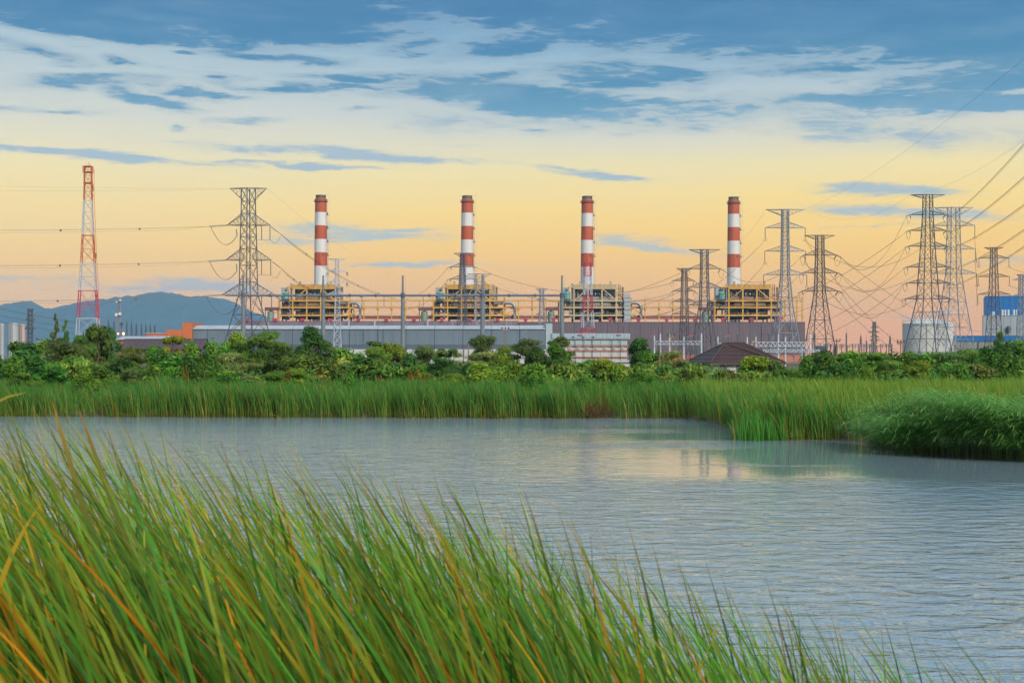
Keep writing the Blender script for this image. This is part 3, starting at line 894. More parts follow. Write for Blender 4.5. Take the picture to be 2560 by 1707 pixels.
# ------------------------------------------------------------------ boiler frames
def boiler(x, label, seed, frame_m='yellow', lag_m='lagging', right_cols=True, tower=False, extra=False, yo=0, tank_m='teal'):
    rr = random.Random(seed)
    d = 800; s = d / F
    X = lambda q: q * s
    Z = lambda y: CH + (HY - y - yo) * s
    th = thing('boiler_frame', label, 'boiler unit', (P(x, HY, d).x, d, 0), 'boiler units of the power plant')
    cols = [0, 35, 70, 105, 141, 175]
    levels = [721, 752, 769, 788.6]
    fm = MT[frame_m]
    for row, yy in enumerate((0, 13, 26)):
        m_ = fm if row == 0 else MT['dark'] if row == 1 else MT['lag_grey']
        for k, c in enumerate(cols):
            top = 752 if k in (0, 5) else 719
            MB().box(X(c) - .36, X(c) + .36, yy - .36, yy + .36, .8, Z(top)).build('column', m_, th)
    for k, y in enumerate(levels):
        a, b = (35, 141) if k == 0 else (0, 175)
        MB().box(X(a) - .4, X(b) + .4, -.6, -.37, Z(y) - .40, Z(y) + .40).build('beam', fm, th)
        MB().box(X(a), X(b), 25, 25.5, Z(y) - .6, Z(y) + .6).build('beam', MT['lag_grey'], th)
        # gratings, with a few bays left open
        for i in range(5):
            if k == 0 and i in (0, 4): continue
            MB().box(X(cols[i]) + .5, X(cols[i + 1]) - .5, 0.5, 25, Z(y) - .15, Z(y) + .1).build('floor_grating', MT['dark'], th)
        rl = MB()
        for zz in (.5, 1.1):
            rl.bar((X(a), -.5, Z(y) + .4 + zz), (X(b), -.5, Z(y) + .4 + zz), .045, 3)
        for q in np.arange(X(a), X(b), 1.9): rl.bar((q, -.5, Z(y) + .38), (q, -.5, Z(y) + 1.5), .04, 3)
        rl.build('handrail', fm, th)
    for (a, b) in (((70, 722), (37, 750)), ((106, 722), (140, 750))):
        MB().bar((X(a[0]), -.3, Z(a[1])), (X(b[0]), -.3, Z(b[1])), .36, 4).build('brace', fm, th)
    # parapet and gear on the roof
    MB().box(X(35), X(141.5), 0.3, 26, Z(718.5), Z(712.5)).build('roof_house', MT[frame_m] if frame_m == 'yellow' else fm, th)
    for q in range(9):
        c = 37 + q * 12.6
        MB().box(X(c), X(c + .5), .05, .3, Z(718.5), Z(712)).build('parapet_rib', MT['lag_grey'] if q % 3 else fm, th)
    MB().box(X(34), X(142.5), -.2, .2, Z(711.9), Z(711.2)).build('parapet_rail', fm, th)
    for (c, w_, yt, m_) in ((49, 5, 703.5, 'lag_grey'), (125, 5, 704, 'lag_grey')):
        MB().box(X(c), X(c + w_), 2, 5, Z(713), Z(707.5)).build('roof_unit', fm, th)
        MB().lathe([(w_ * s * .5, Z(707.4)), (w_ * s * .5, Z(yt)), (w_ * s * .4, Z(yt) + .2)], 12, X(c + w_ / 2), 3.5).build('roof_vent', MT[m_], th)
    for q in range(7):
        c = rr.uniform(36, 138)
        MB().bar((X(c), 1, Z(713)), (X(c), 1, Z(713 - rr.uniform(2, 5))), .22, 6).build('vent_pipe', MT[rr.choice(['pipe', 'galv', 'lag_grey'])], th)
    # casing of the furnace, upper part
    MB().box(X(38), X(139), 3, 24, Z(750), Z(722.5)).build('furnace_casing', MT['dark'], th)
    for q in range(14):
        c = 39 + q * 7.2
        MB().box(X(c), X(c + .9), 2.55, 3, Z(750), Z(723)).build('casing_stiffener', MT[lag_m if q % 2 else 'lag_grey'], th)
    for (y0, y1, m_) in ((741, 749.5, lag_m), (724, 727, lag_m)):
        MB().box(X(44), X(134), 1.6, 3, Z(y1), Z(y0)).build('header_casing', MT[m_], th)
    for q in range(6):
        c = 72 + q * 5.3
        MB().box(X(c), X(c + 2.6), 1.2, 2.5, Z(737), Z(732)).build('burner_box', MT['pipe' if q % 2 else 'dark'], th)
    # drum between the second and third floor
    dr = MB().lathe([(.5, 0), (1.7, .5), (2.2, 1.2), (2.2, X(84) - 1.2), (1.7, X(84) - .5), (.5, X(84))], 20)
    dr.v = [(X(46) + z, 3 + x, Z(760.8) + y) for x, y, z in dr.v]
    dr.build('drum', MT[lag_m], th, True)
    MB().box(X(38), X(139), 6, 22, Z(768), Z(754)).build('furnace_casing', MT['dark'], th)
    for (c0, c1, y0, y1, yd) in ((40, 66, 787, 772, 8), (74, 100, 787, 771, 7), (109, 138, 787, 773, 9), (40, 68, 797, 790.5, 8), (74, 138, 797, 791, 8), (3, 12, 797, 756, 10), (20, 31, 768, 757, 12), (152, 160, 768, 755, 12)):
        MB().box(X(c0), X(c1), yd, yd + 12, Z(y0), Z(y1)).build('equipment_casing', MT['dark'], th)
    # pipework: each run is a bent tube
    for q in range(34):
        lv = rr.randrange(3)
        yt, yb = [(753.5, 768), (770.5, 787.5), (790, 797)][lv]
        m_ = MT[rr.choice(['pipe', 'lag_grey', 'dark', 'galv', lag_m, 'pipe'])]
        r_ = rr.uniform(.12, .45)
        yd = rr.uniform(.8, 6)
        c = rr.uniform(3, 172); ln = rr.uniform(6, 26) * rr.choice([-1, 1])
        c2 = min(173, max(2, c + ln)); ym = rr.uniform(yt + 1, yb - 1)
        pts = [(X(c), yd, Z(yt)), (X(c), yd, Z(ym) + .5), (X(c) + .4 * (1 if c2 > c else -1), yd, Z(ym)), (X(c2) - .4 * (1 if c2 > c else -1), yd, Z(ym)), (X(c2), yd, Z(ym) - .5), (X(c2), yd, Z(yb))]
        MB().tube(pts, r_, 6).build('pipe', m_, th)
    for q in range(10):
        c = rr.uniform(40, 136); y0 = rr.uniform(724, 728)
        MB().bar((X(c), 2.2, Z(y0)), (X(c), 2.2, Z(rr.uniform(738, 750))), rr.uniform(.12, .3), 6).build('pipe', MT[rr.choice(['pipe', 'galv', 'lag_grey'])], th)
    for q in range(7):
        c = rr.choice([6, 24, 52, 84, 118, 150, 163]) + rr.uniform(-3, 3); y = rr.choice([778, 783, 762, 794])
        MB().lathe([(.5, Z(y) - 1), (.8, Z(y) - .6), (.8, Z(y) + .5), (.4, Z(y) + .9)], 10, X(c), 3.5).build('valve_body', MT[rr.choice(['pipe', 'galv', 'lag_grey'])], th)
    # zigzag stairs at the left bay
    for k, (y0, y1) in enumerate(((797, 788), (788, 778), (778, 769), (769, 760), (760, 752))):
        sg = 1 if k % 2 else -1
        MB().bar((X(26 - sg * 5), -.3, Z(y0)), (X(26 + sg * 5), -.3, Z(y1)), .22, 4).build('stair_flight', MT['galv'], th)
    # grey box and green tank at the upper left
    MB().box(X(4), X(20), 3, 9, Z(752), Z(718)).build('stair_tower', MT['gray_clad'], th)
    for q in range(5):
        MB().box(X(4 + q * 3.4), X(4.4 + q * 3.4), 2.85, 3, Z(751), Z(718.4)).build('cladding_rib', MT['lag_grey'], th)
    r_ = X(8)
    tk = MB().lathe([(r_, Z(747.5)), (r_, Z(732)), (r_ * .9, Z(731)), (r_ * .2, Z(729.5))], 8, X(17.5), -.2)
    to = tk.build('green_tank', MT[tank_m], th)
    for q in (735, 741, 746): MB().lathe([(r_ * 1.01, Z(q) - .15), (r_ * 1.06, Z(q) - .15), (r_ * 1.06, Z(q) + .15), (r_ * 1.01, Z(q) + .15)], 8, X(17.5), -.2, caps=False).build('tank_hoop', MT['dark'], to)
    MB().box(X(6), X(29), -2.2, 2.5, Z(749), Z(748)).build('tank_platform', MT['galv'], th)
    MB().bar((X(22), .5, Z(717)), (X(35), .5, Z(717)), .55, 4).build('duct', fm, th)
    MB().bar((X(22), .5, Z(717)), (X(22), .5, Z(731)), .45, 4).build('duct', fm, th)
    for c in (29.5, 32.5): MB().bar((X(c), 1, Z(752)), (X(c), 1, Z(708.5)), .4, 8).build('riser_pipe', MT['pipe'], th)
    # open steelwork on the right
    for c, yt in ((147, 709), (151, 712), (156, 716), (158.5, 717)):
        MB().bar((X(c), 2, .8), (X(c), 2, Z(yt)), .32, 6).build('riser_pipe', MT['lagging' if c > 150 else 'pipe'], th)
    for y in (717.5, 733, 744):
        MB().bar((X(141), .5, Z(y)), (X(158), .5, Z(y)), .28, 4).build('beam', fm, th)
    for (y0, y1) in ((733, 744), (744, 752)):
        MB().bar((X(142), .5, Z(y0)), (X(157), .5, Z(y1)), .18, 4).build('brace', MT['dark'], th)
    # round pipe from the frame to the rack
    pts = [(X(150), 1, Z(757.5)), (X(190), 1, Z(757))] + [(X(190) + X(13) * math.sin(a), 1, Z(757) - X(13) * (1 - math.cos(a))) for a in np.linspace(.2, math.pi / 2, 9)] + [(X(203), 1, Z(796))]
    if right_cols:
        MB().tube(pts, 1.0, 10).build('steam_pipe', MT['lag_grey'], th)
        MB().bar((X(178), -.4, Z(788)), (X(201), -.4, Z(775)), .32, 4).build('brace', fm, th)
        MB().box(X(177), X(184), 0, 3, Z(792), Z(783)).build('hopper', fm, th)
    if tower:
        MB().box(X(160), X(175), -2.2, -.9, .8, Z(735)).build('grey_tower', MT['gray_clad'], th)
        for y in (745, 755, 764, 775, 787): MB().box(X(159.8), X(175.2), -2.35, -2.2, Z(y) - .25, Z(y) + .25).build('tower_band', MT['lag_grey'], th)
    if extra:
        for c in (205, 219):
            MB().box(X(c) - .4, X(c) + .4, -.4, .4, .8, Z(744)).build('column', fm, th)
        for y in (744, 752, 769, 788):
            MB().box(X(175), X(220), -.7, -.4, Z(y) - .35, Z(y) + .35).build('beam', fm, th)
    return th
boiler(697, 'leftmost boiler frame with yellow steel, below the first chimney', 1)
boiler(1084, 'second boiler frame with yellow steel, behind two dark pylons', 2)
boiler(1400, 'third boiler frame with pale cream steel and a grey tower', 3, 'cream', 'lag_grey', True, True)
boiler(1787, 'rightmost boiler frame with yellow steel, below the fourth chimney', 4, right_cols=False, extra=True)

def pipe_rack(x0, x1, label, seed, m='yellow'):
    rr = random.Random(seed)
    d = 803; s = d / F
    Z = lambda y: CH + (HY - y) * s
    o = P(x0, HY, d)
    W = (x1 - x0) * s
    th = thing('pipe_rack', label, 'pipe rack', (o.x, d, 0), 'pipe racks between the boiler frames')
    n = max(3, round((x1 - x0) / 35))
    for k in range(n + 1):
        xx = W * k / n
        MB().box(xx - .32, xx + .32, -.3, .3, .8, Z(744 if k % 3 == 0 else 751)).build('column', MT[m], th)
        MB().bar((xx, 0, Z(776)), (xx, 0, Z(770)), .5, 6, .9).build('bracket', MT[m], th)
    for y, hh in ((752.5, .35), (769.5, .42), (789, .3)):
        MB().box(0, W, -.5, -.32, Z(y) - hh, Z(y) + hh).build('beam', MT[m], th)
    for y, r_, m2 in ((750.5, .16, 'pipe'), (767.5, .2, 'lag_grey'), (791, .3, 'lagging'), (793.5, .35, 'pipe'), (796, .35, 'crimson')):
        MB().bar((0, .6, Z(y)), (W, .6, Z(y)), r_, 6).build('pipe', MT[m2], th)
    rl = MB()
    for y in (749.3, 766, 786):
        rl.bar((0, -.4, Z(y) + .1), (W, -.4, Z(y) + .1), .04, 3)
        for q in np.arange(0, W, 2.2): rl.bar((q, -.4, Z(y) - .5), (q, -.4, Z(y) + .15), .035, 3)
    rl.build('handrail', MT[m], th)
    for q in range(4):
        c = rr.uniform(.1, .9) * W
        MB().bar((c, 0, Z(788)), (c + rr.choice([-1, 1]) * 6, 0, Z(771)), .14, 4).build('brace', MT[m], th)
        MB().bar((c * .9 + 2, 0, Z(751)), (c * .9 + 2, 0, Z(rr.uniform(739, 746))), .06, 3).build('lamp_standard', MT['galv'], th)
pipe_rack(875, 1083, 'yellow pipe rack between the first and second boiler frames', 5)
pipe_rack(1262, 1399, 'yellow pipe rack between the second and third boiler frames', 6)
pipe_rack(1578, 1786, 'yellow pipe rack between the third and fourth boiler frames', 7)

# green silo and sheds beside the frames
def side_silo(x, label, roof):
    d = 790; s = d / F; Z = lambda y: CH + (HY - y) * s
    th = thing('green_silo', label, 'silo', (P(x, HY, d).x, d, 0), 'green silos beside the boiler frames')
    MB().lathe([(8.2 * s, .8), (8.2 * s, Z(781)), (7 * s, Z(778.5)), (1.5 * s, Z(776.5))], 24).build('tank_shell', MT['lag_green'], th, False)
    for y in (786, 793): MB().lathe([(8.3 * s, Z(y) - .12), (8.6 * s, Z(y) - .12), (8.6 * s, Z(y) + .12), (8.3 * s, Z(y) + .12)], 24, caps=False).build('hoop', MT['galv'], th)
    if roof:
        MB().box(-13 * s, 20 * s, -2.5, 3, Z(776), Z(768.5)).build('shed_roof', MT['maroon'], th)
        for c in (-12, 19): MB().box(c * s - .2, c * s + .2, -2, -1.6, .8, Z(776)).build('roof_post', MT['purple'], th)
MT['lag_green'] = mat('green_grey_tank_paint', (.15, .25, .20), .5, 0., .2, .4)
side_silo(677, 'green silo under a maroon shed roof left of first boiler frame', True)
side_silo(1061, 'green silo under a maroon shed roof left of second boiler frame', True)
side_silo(1378, 'green silo under a maroon shed roof left of third boiler frame', True)
side_silo(1763, 'green silo under a maroon shed roof left of fourth boiler frame', True)

# ------------------------------------------------------------------ halls
def frame(x0, d):
    s = d / F
    return s, (lambda q: (q - x0) * s), (lambda y: CH + (HY - y) * s)

def purple_hall():
    d = 700; x0 = 1298; s, X, Z = frame(x0, d)
    th = thing('turbine_hall', 'long purple-brown turbine hall below the third and fourth boiler frames', 'hall', (P(x0, HY, d).x, d, 0))
    xs = np.linspace(1298, 2013, 27)
    MB().box(X(1298), X(2013), .3, 40, .5, Z(806.5)).build('hall_body', MT['purple'], th)
    for a, b in zip(xs, xs[1:]):
        mb = MB()
        xx = np.linspace(X(a) + .05, X(b) - .05, 12)
        for k in range(11):           # folded sheet
            y0, y1 = (0, .04) if k % 2 else (.04, 0)
            mb.face((xx[k], y0, .6), (xx[k + 1], y1, .6), (xx[k + 1], y1, Z(806)), (xx[k], y0, Z(806)))
        mb.build('wall_panel', MT['purple'], th)
    MB().box(X(1297.5), X(2013.5), -.15, 40.2, Z(806), Z(804.6)).build('roof_edge', MT['purple'], th)
    for c in (1330, 1384, 1560, 1648, 1760, 1905, 1975):
        MB().bar((X(c), -.25, Z(880)), (X(c), -.25, Z(815)), .12, 4).build('downpipe', MT['lag_grey'], th)
    for c in np.arange(1730, 2000, 44):
        MB().box(X(c), X(c + 26), -.2, 0.02, Z(881), Z(872)).build('window_strip', MT['glass'], th)
    MB().box(X(1640), X(2013), -.3, -.02, .6, Z(888)).build('orange_base', MT['orange'], th)
    return th, X, Z, s
hall2, X2, Z2_, s2_ = purple_hall()

def maroon_hall():
    d = 706; x0 = 580; s, X, Z = frame(x0, d)
    th = thing('turbine_hall', 'maroon roofed turbine hall below the first two boiler frames', 'hall', (P(x0, HY, d).x, d, 0))
    MB().box(X(582), X(1297), 2, 38, .6, Z(816)).build('wall', MT['purple'], th)
    xs = np.linspace(580, 1297.4, 37)
    for a, b in zip(xs, xs[1:]):
        mb = MB()
        z0, z1 = Z(817), Z(799.5)
        y0, y1 = 0, 20
        k = .06
        mb.face((X(a) + k, y0, z0), (X(b) - k, y0, z0), (X(b) - k, y1, z1), (X(a) + k, y1, z1))
        mb.face((X(a) + k, y0, z0 - .3), (X(b) - k, y0, z0 - .3), (X(b) - k, y0, z0), (X(a) + k, y0, z0))
        mb.face((X(a) + k, y1, z1), (X(b) - k, y1, z1), (X(b) - k, 40, Z(812)), (X(a) + k, 40, Z(812)))
        mb.build('roof_sheet', MT['maroon'], th)
        MB().box(X(b) - .12, X(b) + .12, -.02, .4, z0 - .1, z0 + .35).build('roof_seam', MT['maroon'], th)
    for y, yy in ((812, 5.5), (807.5, 10.5)):
        MB().bar((X(640), yy, Z(y) + .5), (X(1297), yy, Z(y) + .5), .12, 4).build('roof_walkway_rail', MT['pipe'], th)
    for c in (669, 822, 870, 935, 1068, 1130, 1185, 1267):
        MB().bar((X(c), 3, Z(815)), (X(c), 3, Z(799 if c in (870, 935, 1068) else 803)), .5 if c in (870, 935, 1068) else .15, 6).build('vent_stack', MT['gray_clad'], th)
    return th, X, Z, s
hall1, X1, Z1_, s1_ = maroon_hall()

# crimson ventilators standing in a row on both roofs
for k in range(20):
    c = 602 + 71.2 * k
    left = c < 1290
    X, Z, s, th, yy = (X1, Z1_, s1_, hall1, 16) if left else (X2, Z2_, s2_, hall2, 6)
    zt = Z(793.5)
    zb = Z(806 if not left else 802)
    mb = MB()
    w0, w1 = 3.6 * s, 5.8 * s
    for (za, zc, wa, wc) in ((zb, zb + (zt - zb) * .45, w0, w0), (zb + (zt - zb) * .45, zt - .5, w0, w1 * .85), (zt - .5, zt, w1, w1)):
        q = len(mb.v)
        for z, w_ in ((za, wa), (zc, wc)):
            mb.v += [(X(c) - w_, yy - 1, z), (X(c) + w_, yy - 1, z), (X(c) + w_, yy + 1, z), (X(c) - w_, yy + 1, z)]
        mb.f += [tuple(q + i for i in f_) for f_ in ((3, 2, 1, 0), (4, 5, 6, 7), (0, 1, 5, 4), (1, 2, 6, 5), (2, 3, 7, 6), (3, 0, 4, 7))]
    v_ = mb.build('roof_ventilator', MT['crimson'], th)
    if k % 4 != 3:
        MB().box(X(c) - w1 * .95, X(c) + w1 * .95, yy - 1.12, yy - 1, zt - 1.3, zt - .95).build('louvre', MT['maroon'], v_)

def warehouse():
    d = 600; x0 = 480; s, X, Z = frame(x0, d)
    th = thing('warehouse', 'long blue-grey warehouse with pale roof edge before the plant', 'warehouse', (P(x0, HY, d).x, d, 0))
    MB().box(X(482), X(1365), .4, 34, .6, Z(822)).build('warehouse_body', MT['ware'], th)
    seams = [482, 518, 589, 660, 731, 802, 873, 944, 1015, 1086, 1157, 1228, 1299, 1364]
    for a, b in zip(seams, seams[1:]):
        mb = MB()
        n = 24
        xx = np.linspace(X(a) + .10, X(b) - .10, n + 1)
        for k in range(n):
            y0, y1 = (0, .03) if k % 2 else (.03, 0)
            mb.face((xx[k], y0, Z(862)), (xx[k + 1], y1, Z(862)), (xx[k + 1], y1, Z(822.4)), (xx[k], y0, Z(822.4)))
        mb.build('wall_panel', MT['ware'], th)
        MB().box(X(a) + .1, X(b) - .1, -.12, .3, .7, Z(862.6)).build('base_panel', MT['ware_base'], th)
        rs = MB()
        rs.face((X(a) + .06, -.5, Z(822)), (X(b) - .06, -.5, Z(822)), (X(b) - .06, 6, Z(813.2)), (X(a) + .06, 6, Z(813.2)))
        rs.face((X(a) + .06, 6, Z(813.2)), (X(b) - .06, 6, Z(813.2)), (X(b) - .06, 17, Z(811)), (X(a) + .06, 17, Z(811)))
        rs.face((X(a) + .06, -.5, Z(823)), (X(b) - .06, -.5, Z(823)), (X(b) - .06, -.5, Z(822)), (X(a) + .06, -.5, Z(822)))
        rs.face((X(a) + .06, 17, Z(811)), (X(b) - .06, 17, Z(811)), (X(b) - .06, 34, Z(822)), (X(a) + .06, 34, Z(822)))
        rs.build('roof_sheet', MT['ware_roof'], th)
    MB().box(X(1364.5), X(1381), -.3, 34, .6, Z(808.5)).build('end_bay', MT['pale_blue'], th)
    for c in (853, 908, 945, 958, 1300):
        MB().bar((X(c), -.12, Z(862)), (X(c), -.12, Z(823)), .10, 4).build('downpipe', MT['ware_base'], th)
    MB().box(X(820), X(1381), -3, -.2, .6, Z(873)).build('loading_dock', MT['white_wall'], th)
    for k, c in enumerate(range(905, 1370, 62)):
        MB().box(X(c), X(c + 6), -3.2, -3.0, Z(884), Z(876)).build('dock_sign', MT['orange' if k % 2 else 'pale_blue'], th)
    # orange end block stepping down to the left
    e = MB().box(X(457), X(481.6), -.6, 20, .6, Z(806))
    e.build('orange_end_wall', MT['orange'], th)
    MB().box(X(417), X(456.8), -1, 20, .6, Z(824)).build('orange_low_block', MT['orange'], th)
    MB().box(X(367), X(416.8), -1.4, 18, .6, Z(834)).build('orange_low_wing', MT['orange'], th)
    MB().box(X(366), X(417), -1.7, 18.3, Z(834), Z(832.6)).build('wing_coping', MT['white_wall'], th)
    MB().bar((X(459), 0, Z(806)), (X(459), 0, Z(791)), .05, 3).build('flag_rod', MT['galv'], th)
warehouse()

MT['faded_orange'] = mat('faded_orange_paint', (.34, .15, .10), .7, 0., .15, .4)
def office():
    d = 480; x0 = 1410; s, X, Z = frame(x0, d)
    th = thing('office_block', 'white office block with orange bands under the pink-red mast', 'office', (P(x0, HY, d).x, d, 0))
    MB().box(X(1412), X(1568), .4, 14, .6, Z(848)).build('office_body', MT['white_wall'], th)
    xs = np.linspace(1380, 1574, 15)
    for a, b in zip(xs, xs[1:]):
        mb = MB(); n = 8; xx = np.linspace(X(a) + .03, X(b) - .03, n + 1)
        for k in range(n):
            y0, y1 = (-.6, -.5) if k % 2 else (-.5, -.6)
            mb.face((xx[k], y0, Z(845)), (xx[k + 1], y1, Z(845)), (xx[k + 1], y1, Z(834)), (xx[k], y0, Z(834)))
        mb.build('parapet_panel', MT['pale_blue'], th)
    MB().box(X(1379), X(1575), -.45, 14, Z(847.6), Z(833.4)).build('flat_roof', MT['pale_blue'], th)
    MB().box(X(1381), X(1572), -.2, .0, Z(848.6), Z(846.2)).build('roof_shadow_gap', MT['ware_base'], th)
    pan = np.linspace(1413, 1567, 8)
    for a, b in zip(pan, pan[1:]):
        MB().box(X(a) + .06, X(b) - .06, .2, .42, Z(862.2), Z(848.8)).build('wall_panel', MT['pale_blue'], th)
        w_ = MB().box(X(a) + .9, X(b) - .9, .15, .42, Z(874.4), Z(866.4)).build('window', MT['pale_blue'], th)
        for q in range(4):
            xa = X(a) + 1.0 + (X(b) - X(a) - 2.0) * q / 4; xb = X(a) + 1.0 + (X(b) - X(a) - 2.0) * (q + 1) / 4 - .08
            MB().box(xa, xb, .10, .15, Z(874), Z(866.8)).build('pane', MT['ware_roof'] if q != 1 else MT['ware'], w_)
        MB().box(X(a) + .05, X(b) - .05, .25, .42, Z(891), Z(878.6)).build('wall_panel', MT['white_wall'], th)
    for (y0, y1) in ((866, 862.8), (878.2, 874.8), (894.2, 891)):
        MB().box(X(1410.5), X(1569.5), -.1, .4, Z(y0), Z(y1)).build('orange_band', MT['faded_orange'], th)
    for c in (1438, 1460, 1481, 1530, 1551):
        MB().bar((X(c), -.35, .7), (X(c), -.35, Z(847)), .09, 4).build('downpipe', MT['ware_base'], th)
    for c in (1430, 1455, 1480):
        MB().bar((X(c), -.9, Z(841)), (X(c + 6), -.9, Z(843)), .14, 4).build('roof_bracket', MT['ware_base'], th)
    for c in (1444, 1540):
        MB().box(X(c), X(c + 12), -.9, -.7, Z(838.2), Z(836.6)).build('red_sign_strip', MT['crimson'], th)
    d2 = 380; s, X, Z = frame(1440, d2)
    t2 = thing('low_shed', 'low white flat-roofed shed among bushes before the office block', 'shed', (P(1440, HY, d2).x, d2, 0))
    MB().box(X(1442), X(1598), .3, 9, .6, Z(906)).build('wall', MT['white_wall'], t2)
    for a in np.arange(1440, 1600, 16):
        MB().box(X(a) + .03, X(a + 16) - .03, -.2, 9.3, Z(906), Z(900.5)).build('roof_panel', MT['ware_roof'], t2)
office()

# house with a hipped tile roof, seen over its corner
def house():
    d = 215; s = d / F
    o = P(1777, 908, d)
    ze = o.z; zr = P(0, 857.5, d + 5).z
    Lx, Ly = 12.7, 9.6
    th = thing('house', 'house with brown hipped tile roof standing behind the lime bush', 'house', (o.x, d, 0))
    th.rotation_euler = (0, 0, R(18))
    hy_ = Ly / 2
    faces = {   # eave left, eave right, ridge right, ridge left
        'front': ((0, 0), (Lx, 0), (Lx - hy_, hy_), (hy_, hy_)),
        'back': ((Lx, Ly), (0, Ly), (hy_, hy_), (Lx - hy_, hy_)),
        'left': ((0, Ly), (0, 0), (hy_, hy_), (hy_, hy_)),
        'right': ((Lx, 0), (Lx, Ly), (Lx - hy_, hy_), (Lx - hy_, hy_))}
    n = 15
    for nm, q in faces.items():
        p0, p1, p2, p3 = [Vector((a, b, 0)) for a, b in q]
        for v in (p0, p1): v.z = ze
        for v in (p2, p3): v.z = zr
        nrm = (p1 - p0).cross(p3 - p0).normalized()
        for k in range(n):
            a, b = k / n, (k + 1) / n - .003
            A, B, C_, D = p0.lerp(p3, a), p1.lerp(p2, a), p1.lerp(p2, b), p0.lerp(p3, b)
            up0, up1 = nrm * .11, nrm * .02
            mb = MB()
            mb.face(A + up0, B + up0, C_ + up1, D + up1)
            mb.face(A, B, B + up0, A + up0)
            mb.build('tile_course', MT['brown_tile'], th)
    rd = MB
    for a, b in (((0, 0, ze), (hy_, hy_, zr)), ((Lx, 0, ze), (Lx - hy_, hy_, zr)), ((0, Ly, ze), (hy_, hy_, zr)), ((Lx, Ly, ze), (Lx - hy_, hy_, zr)), ((hy_, hy_, zr), (Lx - hy_, hy_, zr))):
        a, b = Vector(a) + Vector((0, 0, .1)), Vector(b) + Vector((0, 0, .1))
        m_ = round((b - a).length / .55)
        for k in range(m_):
            MB().bar(a.lerp(b, k / m_), a.lerp(b, (k + .96) / m_), .13, 6, .11).build('ridge_tile', MT['ridge'], th)
    # a lower hipped wing in front, whose hip line crosses the big slope
    mb = MB()
    A, B, C_ = Vector((hy_ + .5, hy_ - .45, zr - .32)), Vector((Lx - 2.2, .9, ze + .72)), Vector((Lx - 3.4, .4, ze + .45))
    for k in range(12):
        MB().bar(A.lerp(B, k / 12) + Vector((0, -.1, .12)), A.lerp(B, (k + .96) / 12) + Vector((0, -.1, .12)), .12, 6, .1).build('ridge_tile', MT['ridge'], th)
    MB().box(-.05, Lx + .05, -.08, .0, ze - .22, ze + .02).build('fascia', MT['ridge'], th)
    MB().box(-.08, 0, -.05, Ly + .05, ze - .22, ze + .02).build('fascia', MT['ridge'], th)
    MB().box(.7, Lx - .7, .7, Ly - .7, .4, ze - .05).build('wall', MT['white_wall'], th)
    MB().box(.3, Lx - .3, .3, Ly - .3, ze - .12, ze - .04).build('soffit', MT['white_wall'], th)
    for c in (1.6, 4.6, 8.2):
        w_ = MB().box(c, c + 1.5, .6, .72, .9, ze - .3).build('window', MT['wood'], th)
        for q in range(2): MB().box(c + .08 + q * .7, c + .72 + q * .7, .56, .6, .98, ze - .38).build('pane', MT['glass'], w_)
house()

def brown_shed():
    d = 250; s, X, Z = frame(297, d)
    th = thing('long_shed', 'long dark brown roof over trees below the orange building', 'shed', (P(297, HY, d).x, d, 0))
    MB().box(X(300), X(505), .8, 6, .5, Z(872)).build('wall', MT['purple'], th)
    for a in np.arange(297, 505, 13.1):
        b = min(a + 13.1, 508)
        mb = MB()
        k = .012
        mb.face((X(a) + k, 0, Z(872)), (X(b) - k, 0, Z(872)), (X(b) - k, 4, Z(847.5)), (X(a) + k, 4, Z(847.5)))
        mb.face((X(a) + k, 4, Z(847.5)), (X(b) - k, 4, Z(847.5)), (X(b) - k, 8, Z(872)), (X(a) + k, 8, Z(872)))
        mb.face((X(a) + k, 0, Z(873.5)), (X(b) - k, 0, Z(873.5)), (X(b) - k, 0, Z(872)), (X(a) + k, 0, Z(872)))
        mb.build('roof_sheet', MT['brown_sheet'], th)
    MB().bar((X(296), 4, Z(847.3)), (X(508.5), 4, Z(847.3)), .10, 6).build('ridge_cap', MT['brown_sheet'], th)
    d = 300; s, X, Z = frame(290, d)
    th = thing('white_shed', 'pale flat shed roof behind the long dark brown roof', 'shed', (P(290, HY, d).x, d, 0))
    MB().box(X(292), X(420), .5, 9, .5, Z(848)).build('wall', MT['orange'], th)
    for a in np.arange(290, 420, 16.3):
        mb = MB()
        q = min(a + 16.3, 422)
        za = Z(839.5)
        mb.face((X(a) + .02, 0, Z(847.5)), (X(q) - .02, 0, Z(847.5)), (X(q) - .02, 5, za), (X(a) + .02, 5, za))
        mb.face((X(a) + .02, 0, Z(849)), (X(q) - .02, 0, Z(849)), (X(q) - .02, 0, Z(847.5)), (X(a) + .02, 0, Z(847.5)))
        mb.face((X(a) + .02, 5, za), (X(q) - .02, 5, za), (X(q) - .02, 10, Z(848)), (X(a) + .02, 10, Z(848)))
        mb.build('roof_sheet', MT['ware_roof'], th)
brown_shed()

